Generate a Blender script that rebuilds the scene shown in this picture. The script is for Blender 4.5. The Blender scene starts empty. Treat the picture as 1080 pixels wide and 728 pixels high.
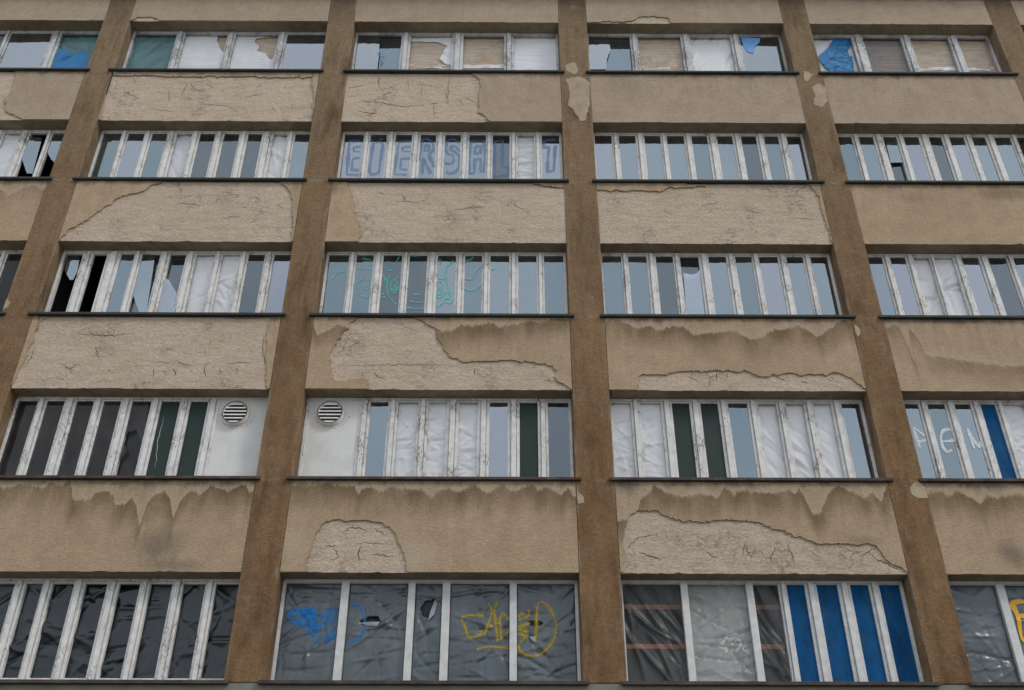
import bpy, bmesh, math, random
from mathutils import Vector, Matrix
# metric data measured on the facade: x along the front, z above the street
EXPOSURE = 0.42
CAM = {'loc': (-0.3881, -15.0354, 1.6506), 'pit': 0.58464, 'yaw': 0.0039, 'roll': 0.00162}
OPEN = {0: (-14.33, -9.733), 1: (-9.128, -4.581), 2: (-3.967, 0.728), 3: (1.378, 5.907), 4: (6.519, 10.747), 5: (11.39, 15.91)}
ZL = {1: 18.82, 2: 15.587, 3: 12.244, 4: 8.932, 5: 5.62}
ZT = {1: 20.5, 2: 17.277, 3: 13.979, 4: 10.652, 5: 7.3}
MU = {(1, 0): [(-13.243, -13.073), (-12.074, -11.942), (-10.999, -10.769)],
 (1, 1): [(-8.111, -7.911), (-6.933, -6.742), (-5.754, -5.549)],
 (1, 2): [(-2.897, -2.681), (-1.724, -1.46), (-0.525, -0.295)],
 (1, 3): [(2.394, 2.577), (3.567, 3.785), (4.728, 4.946)],
 (1, 4): [(7.545, 7.813), (8.691, 8.911), (9.791, 10.012)],
 (2, 0): [(-13.986, -13.846), (-13.456, -13.316), (-12.926, -12.786), (-12.396, -12.256), (-11.866, -11.726), (-11.336, -11.196), (-10.835, -10.637), (-10.279, -10.159)],
 (2, 1): [(-8.69, -8.543), (-8.201, -8.03), (-7.713, -7.508), (-7.19, -7.005), (-6.687, -6.491), (-6.174, -5.978), (-5.685, -5.44), (-5.146, -4.975)],
 (2, 2): [(-3.506, -3.359), (-3.015, -2.819), (-2.476, -2.289), (-1.96, -1.764), (-1.429, -1.248), (-0.894, -0.746), (-0.387, -0.215), (0.13, 0.302)],
 (2, 3): [(1.796, 1.954), (2.309, 2.497), (2.842, 2.981), (3.346, 3.51), (3.846, 4.054), (4.385, 4.573), (4.895, 5.068), (5.375, 5.553)],
 (2, 4): [(6.948, 7.102), (7.411, 7.623), (7.913, 8.067), (8.387, 8.607), (8.877, 9.051), (9.36, 9.534), (9.823, 10.016), (10.359, 10.499)],
 (3, 1): [(-8.733, -8.523), (-8.259, -7.975), (-7.721, -7.569), (-7.217, -7.021), (-6.712, -6.507), (-6.163, -5.992), (-5.663, -5.486), (-5.171, -4.985)],
 (3, 2): [(-3.518, -3.37), (-3.04, -2.843), (-2.482, -2.334), (-1.989, -1.781), (-1.426, -1.248), (-0.917, -0.753), (-0.387, -0.209), (0.147, 0.296)],
 (3, 3): [(1.806, 1.945), (2.302, 2.485), (2.822, 2.961), (3.328, 3.516), (3.863, 4.047), (4.369, 4.507), (4.879, 5.052), (5.374, 5.523)],
 (3, 4): [(6.929, 7.092), (7.388, 7.551), (7.863, 7.952), (8.322, 8.499), (8.825, 9.017), (9.371, 9.511), (9.891, 10.031), (10.411, 10.551)],
 (4, 1): [(-8.738, -8.569), (-8.265, -8.041), (-7.744, -7.562), (-7.266, -7.058), (-6.726, -6.543), (-6.216, -6.024), (-5.717, -5.512)],
 (4, 2): [(-3.023, -2.827), (-2.519, -2.338), (-1.995, -1.8), (-1.481, -1.261), (-0.932, -0.721), (-0.403, -0.192), (0.127, 0.309)],
 (4, 3): [(1.775, 1.951), (2.312, 2.512), (2.821, 3.021), (3.33, 3.51), (3.852, 4.042), (4.365, 4.531), (4.848, 5.038), (5.336, 5.525)],
 (4, 4): [(6.896, 7.066), (7.366, 7.541), (7.823, 8.01), (8.271, 8.408), (8.795, 8.944), (9.325, 9.474), (9.854, 10.004), (10.384, 10.534)],
 (5, 1): [(-8.759, -8.599), (-8.22, -8.038), (-7.772, -7.618), (-7.28, -7.097), (-6.752, -6.561), (-6.232, -6.066), (-5.718, -5.54), (-5.192, -5.024)],
 (5, 2): [(-3.026, -2.903), (-1.966, -1.853), (-1.423, -1.299), (-0.36, -0.246)],
 (5, 3): [(2.357, 2.468), (3.393, 3.508), (3.915, 4.049), (4.335, 4.526), (4.859, 5.064), (5.358, 5.524)],
 (5, 4): [(7.383, 7.516), (8.505, 8.595), (9.604, 9.694)],
 (3, 0): [(-14.043, -13.903), (-13.513, -13.373), (-12.983, -12.843), (-12.453, -12.313), (-11.923, -11.783), (-11.393, -11.253), (-10.863, -10.723), (-10.333, -10.193)],
 (4, 0): [(-14.048, -13.898), (-13.518, -13.368), (-12.988, -12.838), (-12.458, -12.308), (-11.928, -11.778), (-11.398, -11.248), (-10.868, -10.718), (-10.338, -10.188)],
 (5, 0): [(-14.048, -13.898), (-13.518, -13.368), (-12.988, -12.838), (-12.458, -12.308), (-11.928, -11.778), (-11.398, -11.248), (-10.868, -10.718), (-10.338, -10.188)],
 (1, 5): [(12.465, 12.615), (13.615, 13.765), (14.765, 14.915)],
 (2, 5): [(11.845, 11.995), (12.375, 12.525), (12.905, 13.055), (13.435, 13.585), (13.965, 14.115), (14.495, 14.645), (15.025, 15.175), (15.555, 15.705)],
 (3, 5): [(11.845, 11.995), (12.375, 12.525), (12.905, 13.055), (13.435, 13.585), (13.965, 14.115), (14.495, 14.645), (15.025, 15.175), (15.555, 15.705)],
 (4, 5): [(11.845, 11.995), (12.375, 12.525), (12.905, 13.055), (13.435, 13.585), (13.965, 14.115), (14.495, 14.645), (15.025, 15.175), (15.555, 15.705)],
 (5, 5): [(11.845, 11.995), (12.375, 12.525), (12.905, 13.055), (13.435, 13.585), (13.965, 14.115), (14.495, 14.645), (15.025, 15.175), (15.555, 15.705)]}
COAT = {(0, 1): [[(-9.578, 21.637), (-4.479, 21.574), (-4.536, 20.491), (-8.442, 20.476), (-8.53, 20.577), (-8.672, 20.623), (-9.001, 20.621), (-9.084, 20.508), (-9.39, 20.417)]],
 (0, 3): [[(1.25, 21.691), (6.491, 21.942), (6.095, 20.293), (4.017, 20.365), (3.325, 20.503), (3.254, 20.685), (2.948, 20.74), (2.612, 20.71), (2.446, 20.57), (1.264, 20.363)]],
 (1, 0): [[(-9.532, 19.273), (-9.306, 17.205), (-10.709, 17.24), (-10.775, 17.326), (-11.13, 17.507), (-11.247, 17.885), (-11.206, 18.413), (-11.295, 18.837), (-11.448, 19.335)]],
 (1, 1): [[(-9.958, 19.285), (-9.277, 19.266), (-9.164, 18.563), (-9.141, 18.059), (-9.058, 17.172), (-9.399, 17.179)],
          [(-4.729, 19.213), (-4.431, 19.214), (-4.191, 17.13), (-4.572, 17.13), (-4.622, 18.012)],
          [(-9.256, 19.266), (-4.75, 19.213), (-4.678, 18.634), (-5.406, 18.604), (-6.456, 18.64), (-7.495, 18.622), (-8.337, 18.665), (-9.083, 18.651)]],
 (1, 2): [[(-1.237, 19.246), (-1.115, 18.665), (-1.05, 18.546), (-1.058, 18.041), (-1.067, 17.55), (-0.901, 17.439), (-0.775, 17.187), (1.041, 17.218), (1.115, 19.298)]],
 (2, 1): [[(-10.089, 16.133), (-7.451, 16.089), (-7.335, 15.543), (-7.561, 15.443), (-7.852, 15.218), (-8.231, 15.072), (-8.452, 14.826), (-8.632, 14.584), (-8.974, 14.274), (-9.099, 14.061),
           (-9.593, 13.762)],
          [(-5.121, 16.075), (-5.023, 15.531), (-4.89, 15.403), (-4.771, 15.227), (-4.678, 14.683), (-4.614, 13.804), (-4.087, 13.805), (-4.362, 16.075)]],
 (2, 2): [[(-4.557, 16.075), (-3.701, 16.076), (-3.664, 15.532), (-3.475, 14.979), (-3.396, 14.564), (-3.255, 14.252), (-3.309, 13.853), (-4.359, 13.804)],
          [(0.026, 16.109), (0.062, 15.588), (0.31, 15.462), (0.597, 15.415), (0.731, 15.391), (1.018, 15.395), (1.043, 16.124)]],
 (2, 3): [[(1.2, 16.127), (1.17, 15.346), (1.744, 15.354), (2.317, 15.337), (2.639, 15.291), (2.801, 15.396), (3.091, 15.427), (3.592, 15.448), (3.387, 15.509), (3.2, 16.163)],
          [(5.658, 16.218), (5.584, 15.655), (5.712, 15.5), (5.795, 15.319), (5.822, 15.037), (5.862, 14.411), (5.896, 13.877), (6.245, 13.88), (6.308, 16.233)]],
 (3, 1): [[(-9.587, 12.523), (-9.033, 12.519), (-9.018, 12.09), (-9.016, 11.776), (-9.024, 11.264), (-9.137, 10.67), (-9.244, 10.476), (-9.486, 10.475)],
          [(-4.772, 12.51), (-4.784, 11.878), (-4.759, 11.47), (-4.687, 10.975), (-4.634, 10.494), (-4.356, 10.495), (-4.37, 12.511)]],
 (3, 2): [[(-4.37, 12.511), (-3.181, 12.514), (-3.172, 12.237), (-3.307, 12.027), (-3.426, 11.841), (-3.534, 11.575), (-3.614, 11.373), (-3.548, 11.076), (-3.455, 10.823), (-2.875, 10.844),
           (-2.845, 10.5), (-4.192, 10.496)],
          [(-2.2, 12.517), (-2.146, 12.22), (-1.948, 12.094), (-1.751, 11.97), (-1.651, 11.682), (-1.556, 11.479), (-1.43, 11.319), (-1.207, 11.22), (-0.837, 11.241), (-0.449, 11.261),
           (0.007, 11.222), (0.26, 11.202), (0.477, 11.044), (0.441, 10.888), (0.539, 10.791), (0.67, 10.694), (0.732, 10.502), (0.913, 10.502), (0.978, 12.53)]],
 (3, 3): [[(1.154, 12.531), (6.257, 12.541), (6.04, 10.536), (5.859, 10.717), (5.735, 10.858), (5.496, 11.021), (5.154, 10.984), (4.538, 11.01), (4.108, 10.933), (3.903, 11.034), (3.32, 11.077),
           (2.694, 11.04), (2.352, 10.962), (2.018, 10.983), (1.914, 10.924), (1.871, 10.499), (1.161, 10.501)]],
 (4, 2): [[(-4.334, 9.136), (0.95, 9.138), (0.882, 7.115), (-1.963, 7.131), (-1.99, 7.358), (-2.034, 7.589), (-2.157, 7.871), (-2.274, 8.03), (-2.48, 8.142), (-2.834, 8.173), (-3.217, 8.188),
           (-3.363, 8.122), (-3.467, 7.961), (-3.526, 7.661), (-3.575, 7.428), (-3.528, 7.125), (-4.146, 7.119)]],
 (4, 3): [[(1.187, 9.136), (6.171, 9.142), (6.164, 7.203), (5.917, 7.308), (5.761, 7.426), (5.582, 7.593), (5.494, 7.774), (5.148, 7.785), (4.545, 7.804), (4.332, 7.907), (3.968, 8.031),
           (3.679, 8.169), (3.298, 8.193), (3.022, 8.199), (2.682, 8.172), (2.451, 8.159), (2.153, 8.279), (1.974, 8.364), (1.727, 8.367), (1.565, 8.237), (1.478, 8.043), (1.443, 7.646),
           (1.416, 7.412), (1.36, 7.184), (1.182, 7.186)]]}
CRACK = {(1, 2): [[(-3.284, 18.659), (-3.245, 18.36)], [(-2.631, 18.615), (-2.587, 18.267)], [(-2.312, 18.418), (-2.308, 18.123)], [(-1.713, 18.726), (-1.734, 18.228), (-1.706, 17.742)],
          [(-1.775, 18.227), (-1.751, 17.838)], [(-2.018, 17.835), (-2.012, 17.453)], [(-2.099, 17.814), (-1.937, 17.855)], [(-1.474, 17.938), (-1.365, 17.747)], [(-2.982, 18.362), (-2.911, 18.254)],
          [(-3.598, 17.918), (-3.112, 17.844), (-2.694, 17.732), (-2.22, 17.784)], [(-3.135, 18.115), (-2.932, 18.166)], [(-3.912, 18.307), (-3.573, 18.388)],
          [(-2.464, 18.397), (-2.258, 18.439), (-1.904, 18.324)], [(-3.633, 17.583), (-3.221, 17.518)], [(-1.375, 18.037), (-1.095, 17.847)]],
 (3, 1): [[(-6.738, 11.199), (-6.576, 11.226), (-6.401, 11.186)], [(-6.323, 11.213), (-6.146, 11.161), (-6.006, 11.154)], [(-5.841, 11.168), (-5.705, 11.188)],
          [(-5.395, 11.169), (-5.206, 11.203), (-5.01, 11.203)], [(-6.71, 11.067), (-6.664, 10.923)], [(-6.361, 11.068), (-6.297, 10.937)], [(-5.813, 11.168), (-5.774, 10.887)],
          [(-5.551, 11.103), (-5.485, 10.939), (-5.557, 10.972)], [(-5.253, 11.084), (-5.2, 10.993)], [(-8.394, 11.164), (-8.175, 11.064), (-8.034, 11.164)],
          [(-8.929, 11.501), (-8.947, 11.264), (-9.011, 11.097)], [(-9.016, 12.02), (-8.908, 12.147), (-8.756, 12.217)], [(-7.512, 11.065), (-7.456, 11.013)], [(-7.846, 11.534), (-7.726, 11.264)],
          [(-8.252, 11.809), (-7.678, 11.773), (-7.179, 11.821)], [(-5.654, 12.197), (-5.302, 12.156), (-4.905, 12.198)], [(-4.848, 11.81), (-4.816, 11.403), (-4.695, 11.073)]],
 (1, 1): [[(-7.464, 18.472), (-7.469, 18.225), (-7.521, 18.011)], [(-7.793, 18.23), (-7.744, 17.84)], [(-7.367, 18.401), (-7.296, 18.321)], [(-6.701, 18.265), (-6.6, 18.166)],
          [(-7.054, 17.783), (-6.434, 17.73), (-6.184, 17.537)], [(-8.667, 18.592), (-8.558, 18.42)], [(-8.768, 18.149), (-8.379, 17.947)], [(-5.483, 17.724), (-5.387, 17.534)],
          [(-5.088, 17.819), (-5.062, 17.628)], [(-6.142, 18.017), (-5.678, 18.111)], [(-8.177, 17.655), (-7.548, 17.551)], [(-7.039, 18.417), (-6.804, 18.266)]],
 (4, 2): [[(-3.324, 7.74), (-3.123, 7.741)], [(-2.824, 7.769), (-2.524, 7.791), (-2.272, 7.781)], [(-2.747, 7.743), (-2.761, 7.613), (-2.742, 7.51)],
          [(-3.171, 7.715), (-3.076, 7.56), (-3.198, 7.482)], [(-3.045, 7.979), (-2.9, 8.06), (-2.642, 8.007)], [(-2.543, 8.034), (-2.333, 7.929)], [(-2.561, 7.614), (-2.207, 7.563)]],
 (4, 3): [[(2.764, 7.676), (2.857, 7.595), (2.954, 7.567)], [(3.406, 7.795), (3.442, 7.661), (3.48, 7.555)], [(3.353, 7.77), (3.36, 7.61)], [(4.09, 7.805), (4.129, 7.644), (4.147, 7.484)],
          [(3.882, 7.757), (3.742, 7.443)], [(5.219, 7.611), (5.547, 7.761)], [(5.378, 7.659), (5.459, 7.549), (5.776, 7.377)], [(4.427, 7.689), (4.561, 7.578)], [(4.923, 7.647), (4.952, 7.513)],
          [(3.573, 7.711), (3.711, 7.602)], [(1.506, 7.697), (1.72, 7.906), (2.028, 7.955)], [(1.704, 7.642), (2.049, 7.532)]],
 (3, 3): [[(3.311, 11.044), (3.304, 10.879)], [(3.503, 11.01), (3.502, 10.904)], [(2.798, 10.948), (3.008, 10.815)], [(4.36, 10.938), (4.518, 10.871)], [(5.307, 10.929), (5.385, 10.895)],
          [(4.796, 10.868), (4.897, 10.801)]],
 (2, 1): [[(-4.999, 15.539), (-4.769, 15.26), (-4.632, 14.481)], [(-7.016, 14.977), (-6.5, 14.892)], [(-6.067, 14.564), (-5.709, 14.643)], [(-5.012, 14.969), (-4.863, 14.805)]],
 (1, 0): [[(-11.132, 17.536), (-10.991, 17.513), (-10.785, 17.383)]],
 (3, 2): [[(-2.784, 11.013), (-2.69, 10.884), (-2.581, 10.916)], [(-1.001, 11.083), (-0.986, 10.952)], [(-3.466, 11.142), (-2.852, 11.157), (-2.013, 11.172), (-1.339, 11.148)],
          [(-2.472, 12.092), (-2.056, 11.886)], [(-3.282, 11.542), (-3.068, 11.678)], [(0.229, 10.855), (0.395, 10.823)]],
 (2, 2): [[(-2.694, 15.057), (-2.25, 15.018), (-2.003, 15.103)], [(-1.486, 14.818), (-0.861, 14.905)], [(-3.031, 15.306), (-2.897, 15.223)], [(-0.358, 14.993), (-0.106, 14.83)],
          [(0.087, 15.545), (0.342, 15.42), (0.725, 15.425)]],
 (2, 3): [[(3.425, 14.957), (3.814, 15.047)], [(5.143, 14.649), (5.699, 14.615)], [(4.299, 14.887), (4.654, 14.725)]]}
ST = {(4, 2): [(-4.082, 8.807), (-3.748, 8.826), (-3.436, 8.827), (-3.174, 8.8), (-2.94, 8.801), (-2.85, 8.661), (-2.755, 8.762), (-2.601, 8.774), (-2.514, 8.662), (-2.315, 8.775), (-2.105, 8.747),
          (-1.767, 8.719), (-1.71, 8.635), (-1.631, 8.608), (-1.558, 8.702), (-1.352, 8.747), (-1.22, 8.68), (-1.093, 8.747), (-0.965, 8.831), (-0.832, 8.718), (-0.727, 8.645), (-0.599, 8.774),
          (-0.469, 8.83), (-0.364, 8.717), (-0.26, 8.7), (-0.104, 8.8), (0.026, 8.828), (0.104, 8.715), (0.26, 8.787), (0.415, 8.685), (0.492, 8.628), (0.599, 8.785), (0.673, 8.627)],
 (4, 3): [(1.352, 8.18), (1.688, 8.23), (1.786, 8.589), (1.868, 8.644), (1.951, 8.727), (2.035, 8.812), (2.159, 8.725), (2.488, 8.608), (2.805, 8.671), (3.057, 8.599), (3.182, 8.796), (3.322, 8.651),
          (3.49, 8.75), (3.741, 8.671), (4.055, 8.694), (4.241, 8.719), (4.336, 8.659), (4.409, 8.801), (4.522, 8.513), (4.57, 8.314), (4.702, 8.339), (4.854, 8.647), (5.066, 8.833), (5.256, 8.724),
          (5.471, 8.614), (5.616, 8.702), (5.7, 8.596), (5.736, 8.509), (5.873, 8.824), (5.945, 8.792)],
 (4, 4): [(6.554, 8.715), (6.715, 8.739), (6.876, 8.646), (7.031, 8.758), (7.166, 8.665), (7.362, 8.512), (7.506, 8.682), (7.672, 8.617), (7.95, 8.695), (8.096, 8.659)],
 (4, 1): [(-8.993, 8.776), (-8.679, 8.751), (-8.389, 8.812), (-8.06, 8.73), (-7.935, 8.846), (-7.742, 8.791), (-7.635, 8.878), (-7.51, 8.527), (-7.249, 8.541), (-7.172, 8.655), (-6.974, 8.686),
          (-6.854, 8.602), (-6.81, 8.446), (-6.666, 8.437), (-6.542, 8.578), (-6.462, 8.439), (-6.31, 8.058), (-6.296, 8.497), (-6.19, 8.61), (-6.052, 8.695), (-5.96, 8.612), (-5.812, 8.226),
          (-5.76, 8.502), (-5.595, 8.728), (-5.447, 8.617), (-5.297, 8.798), (-5.183, 8.731), (-4.973, 8.705), (-4.732, 8.819), (-4.66, 8.679)],
 (3, 2): [(-4.027, 12.088), (-3.875, 11.778), (-3.663, 11.916), (-3.502, 12.02), (-3.351, 11.951), (-3.031, 11.275), (-2.019, 11.278), (-1.827, 11.887), (-1.745, 11.97), (-1.569, 11.887),
          (-1.37, 11.943), (-1.259, 12.041), (-1.143, 12.027), (-1.056, 11.993), (-0.77, 12.098), (-0.566, 11.994), (-0.336, 12.03), (-0.048, 12.121), (0.184, 12.101), (0.416, 12.186),
          (0.648, 12.173), (0.706, 12.173)],
 (3, 3): [(1.398, 12.104), (1.632, 12.14), (1.828, 12.035), (1.968, 11.965), (2.203, 12.022), (2.311, 11.931), (2.781, 12.036), (2.992, 11.827), (3.225, 11.861), (3.516, 11.896), (3.722, 11.931),
          (3.988, 11.756), (4.193, 11.79), (4.441, 11.93), (4.677, 11.965), (4.891, 12.049), (5.08, 11.963), (5.223, 11.786), (5.483, 11.962), (5.751, 12.176), (5.912, 12.104), (5.959, 11.889)],
 (3, 4): [(6.475, 12.029), (6.778, 12.1), (6.933, 12.012), (7.04, 11.846), (7.098, 11.668), (7.117, 11.421), (6.897, 10.054), (8.456, 10.014)],
 (2, 4): [(6.527, 15.35), (6.629, 14.586), (7.335, 14.679), (7.619, 15.11), (7.873, 15.114), (8.003, 14.604), (8.837, 14.699), (9.126, 15.31), (9.386, 15.448), (9.802, 15.234), (9.77, 14.797)],
 (2, 0): [(-11.0, 15.374), (-10.595, 15.279), (-10.431, 15.15), (-10.18, 14.936), (-10.18, 15.355), (-10.015, 15.437), (-9.801, 15.348)]}
MILD = {(4, 2): [(-1.869, 7.589, 0.38, 0.4, 0.55, (0.48, 0.4, 0.305)), (-3.805, 7.737, 0.2, 0.5, 0.4, (0.48, 0.4, 0.305))],
 (4, 1): [(-5.983, 7.762, 0.5, 0.36, 0.5), (-5.665, 7.407, 0.6, 0.14, 0.4)],
 (4, 4): [(7.651, 7.637, 0.3, 0.28, 0.5)],
 (4, 3): [(5.31, 7.846, 0.3, 0.12, 0.35), (1.567, 8.839, 0.25, 0.25, 0.5)],
 (3, 4): [(7.838, 12.181, 0.6, 0.1, 0.7)],
 (2, 2): [(-3.95, 15.353, 0.15, 0.2, 0.5)]}
PATCH = {2: [[(0.836, 19.031), (0.859, 18.858), (1.024, 18.73), (1.142, 18.885), (1.038, 19.14)],
     [(0.845, 18.604), (1.163, 18.682), (1.363, 18.466), (1.335, 17.796), (1.233, 17.316), (1.111, 17.294), (0.988, 17.644), (0.855, 17.785), (0.912, 18.079)],
     [(0.756, 8.795), (0.854, 8.598), (0.866, 8.487), (0.762, 8.46)]],
 3: [[(6.219, 18.338), (6.387, 18.497), (6.533, 18.35), (6.493, 17.948), (6.319, 17.744), (6.165, 17.837), (6.253, 18.138)], [(6.106, 18.887), (6.31, 18.771), (6.15, 18.539), (6.087, 18.618)],
     [(6.256, 8.783), (6.41, 8.896), (6.56, 8.744), (6.565, 8.598), (6.347, 8.594), (6.258, 8.666)], [(5.951, 12.068), (6.038, 11.945), (5.967, 11.782), (5.941, 11.889)]],
 0: [[(-9.836, 12.583), (-9.702, 12.56), (-9.634, 12.487), (-9.667, 12.365), (-9.758, 12.322)]]}
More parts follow.
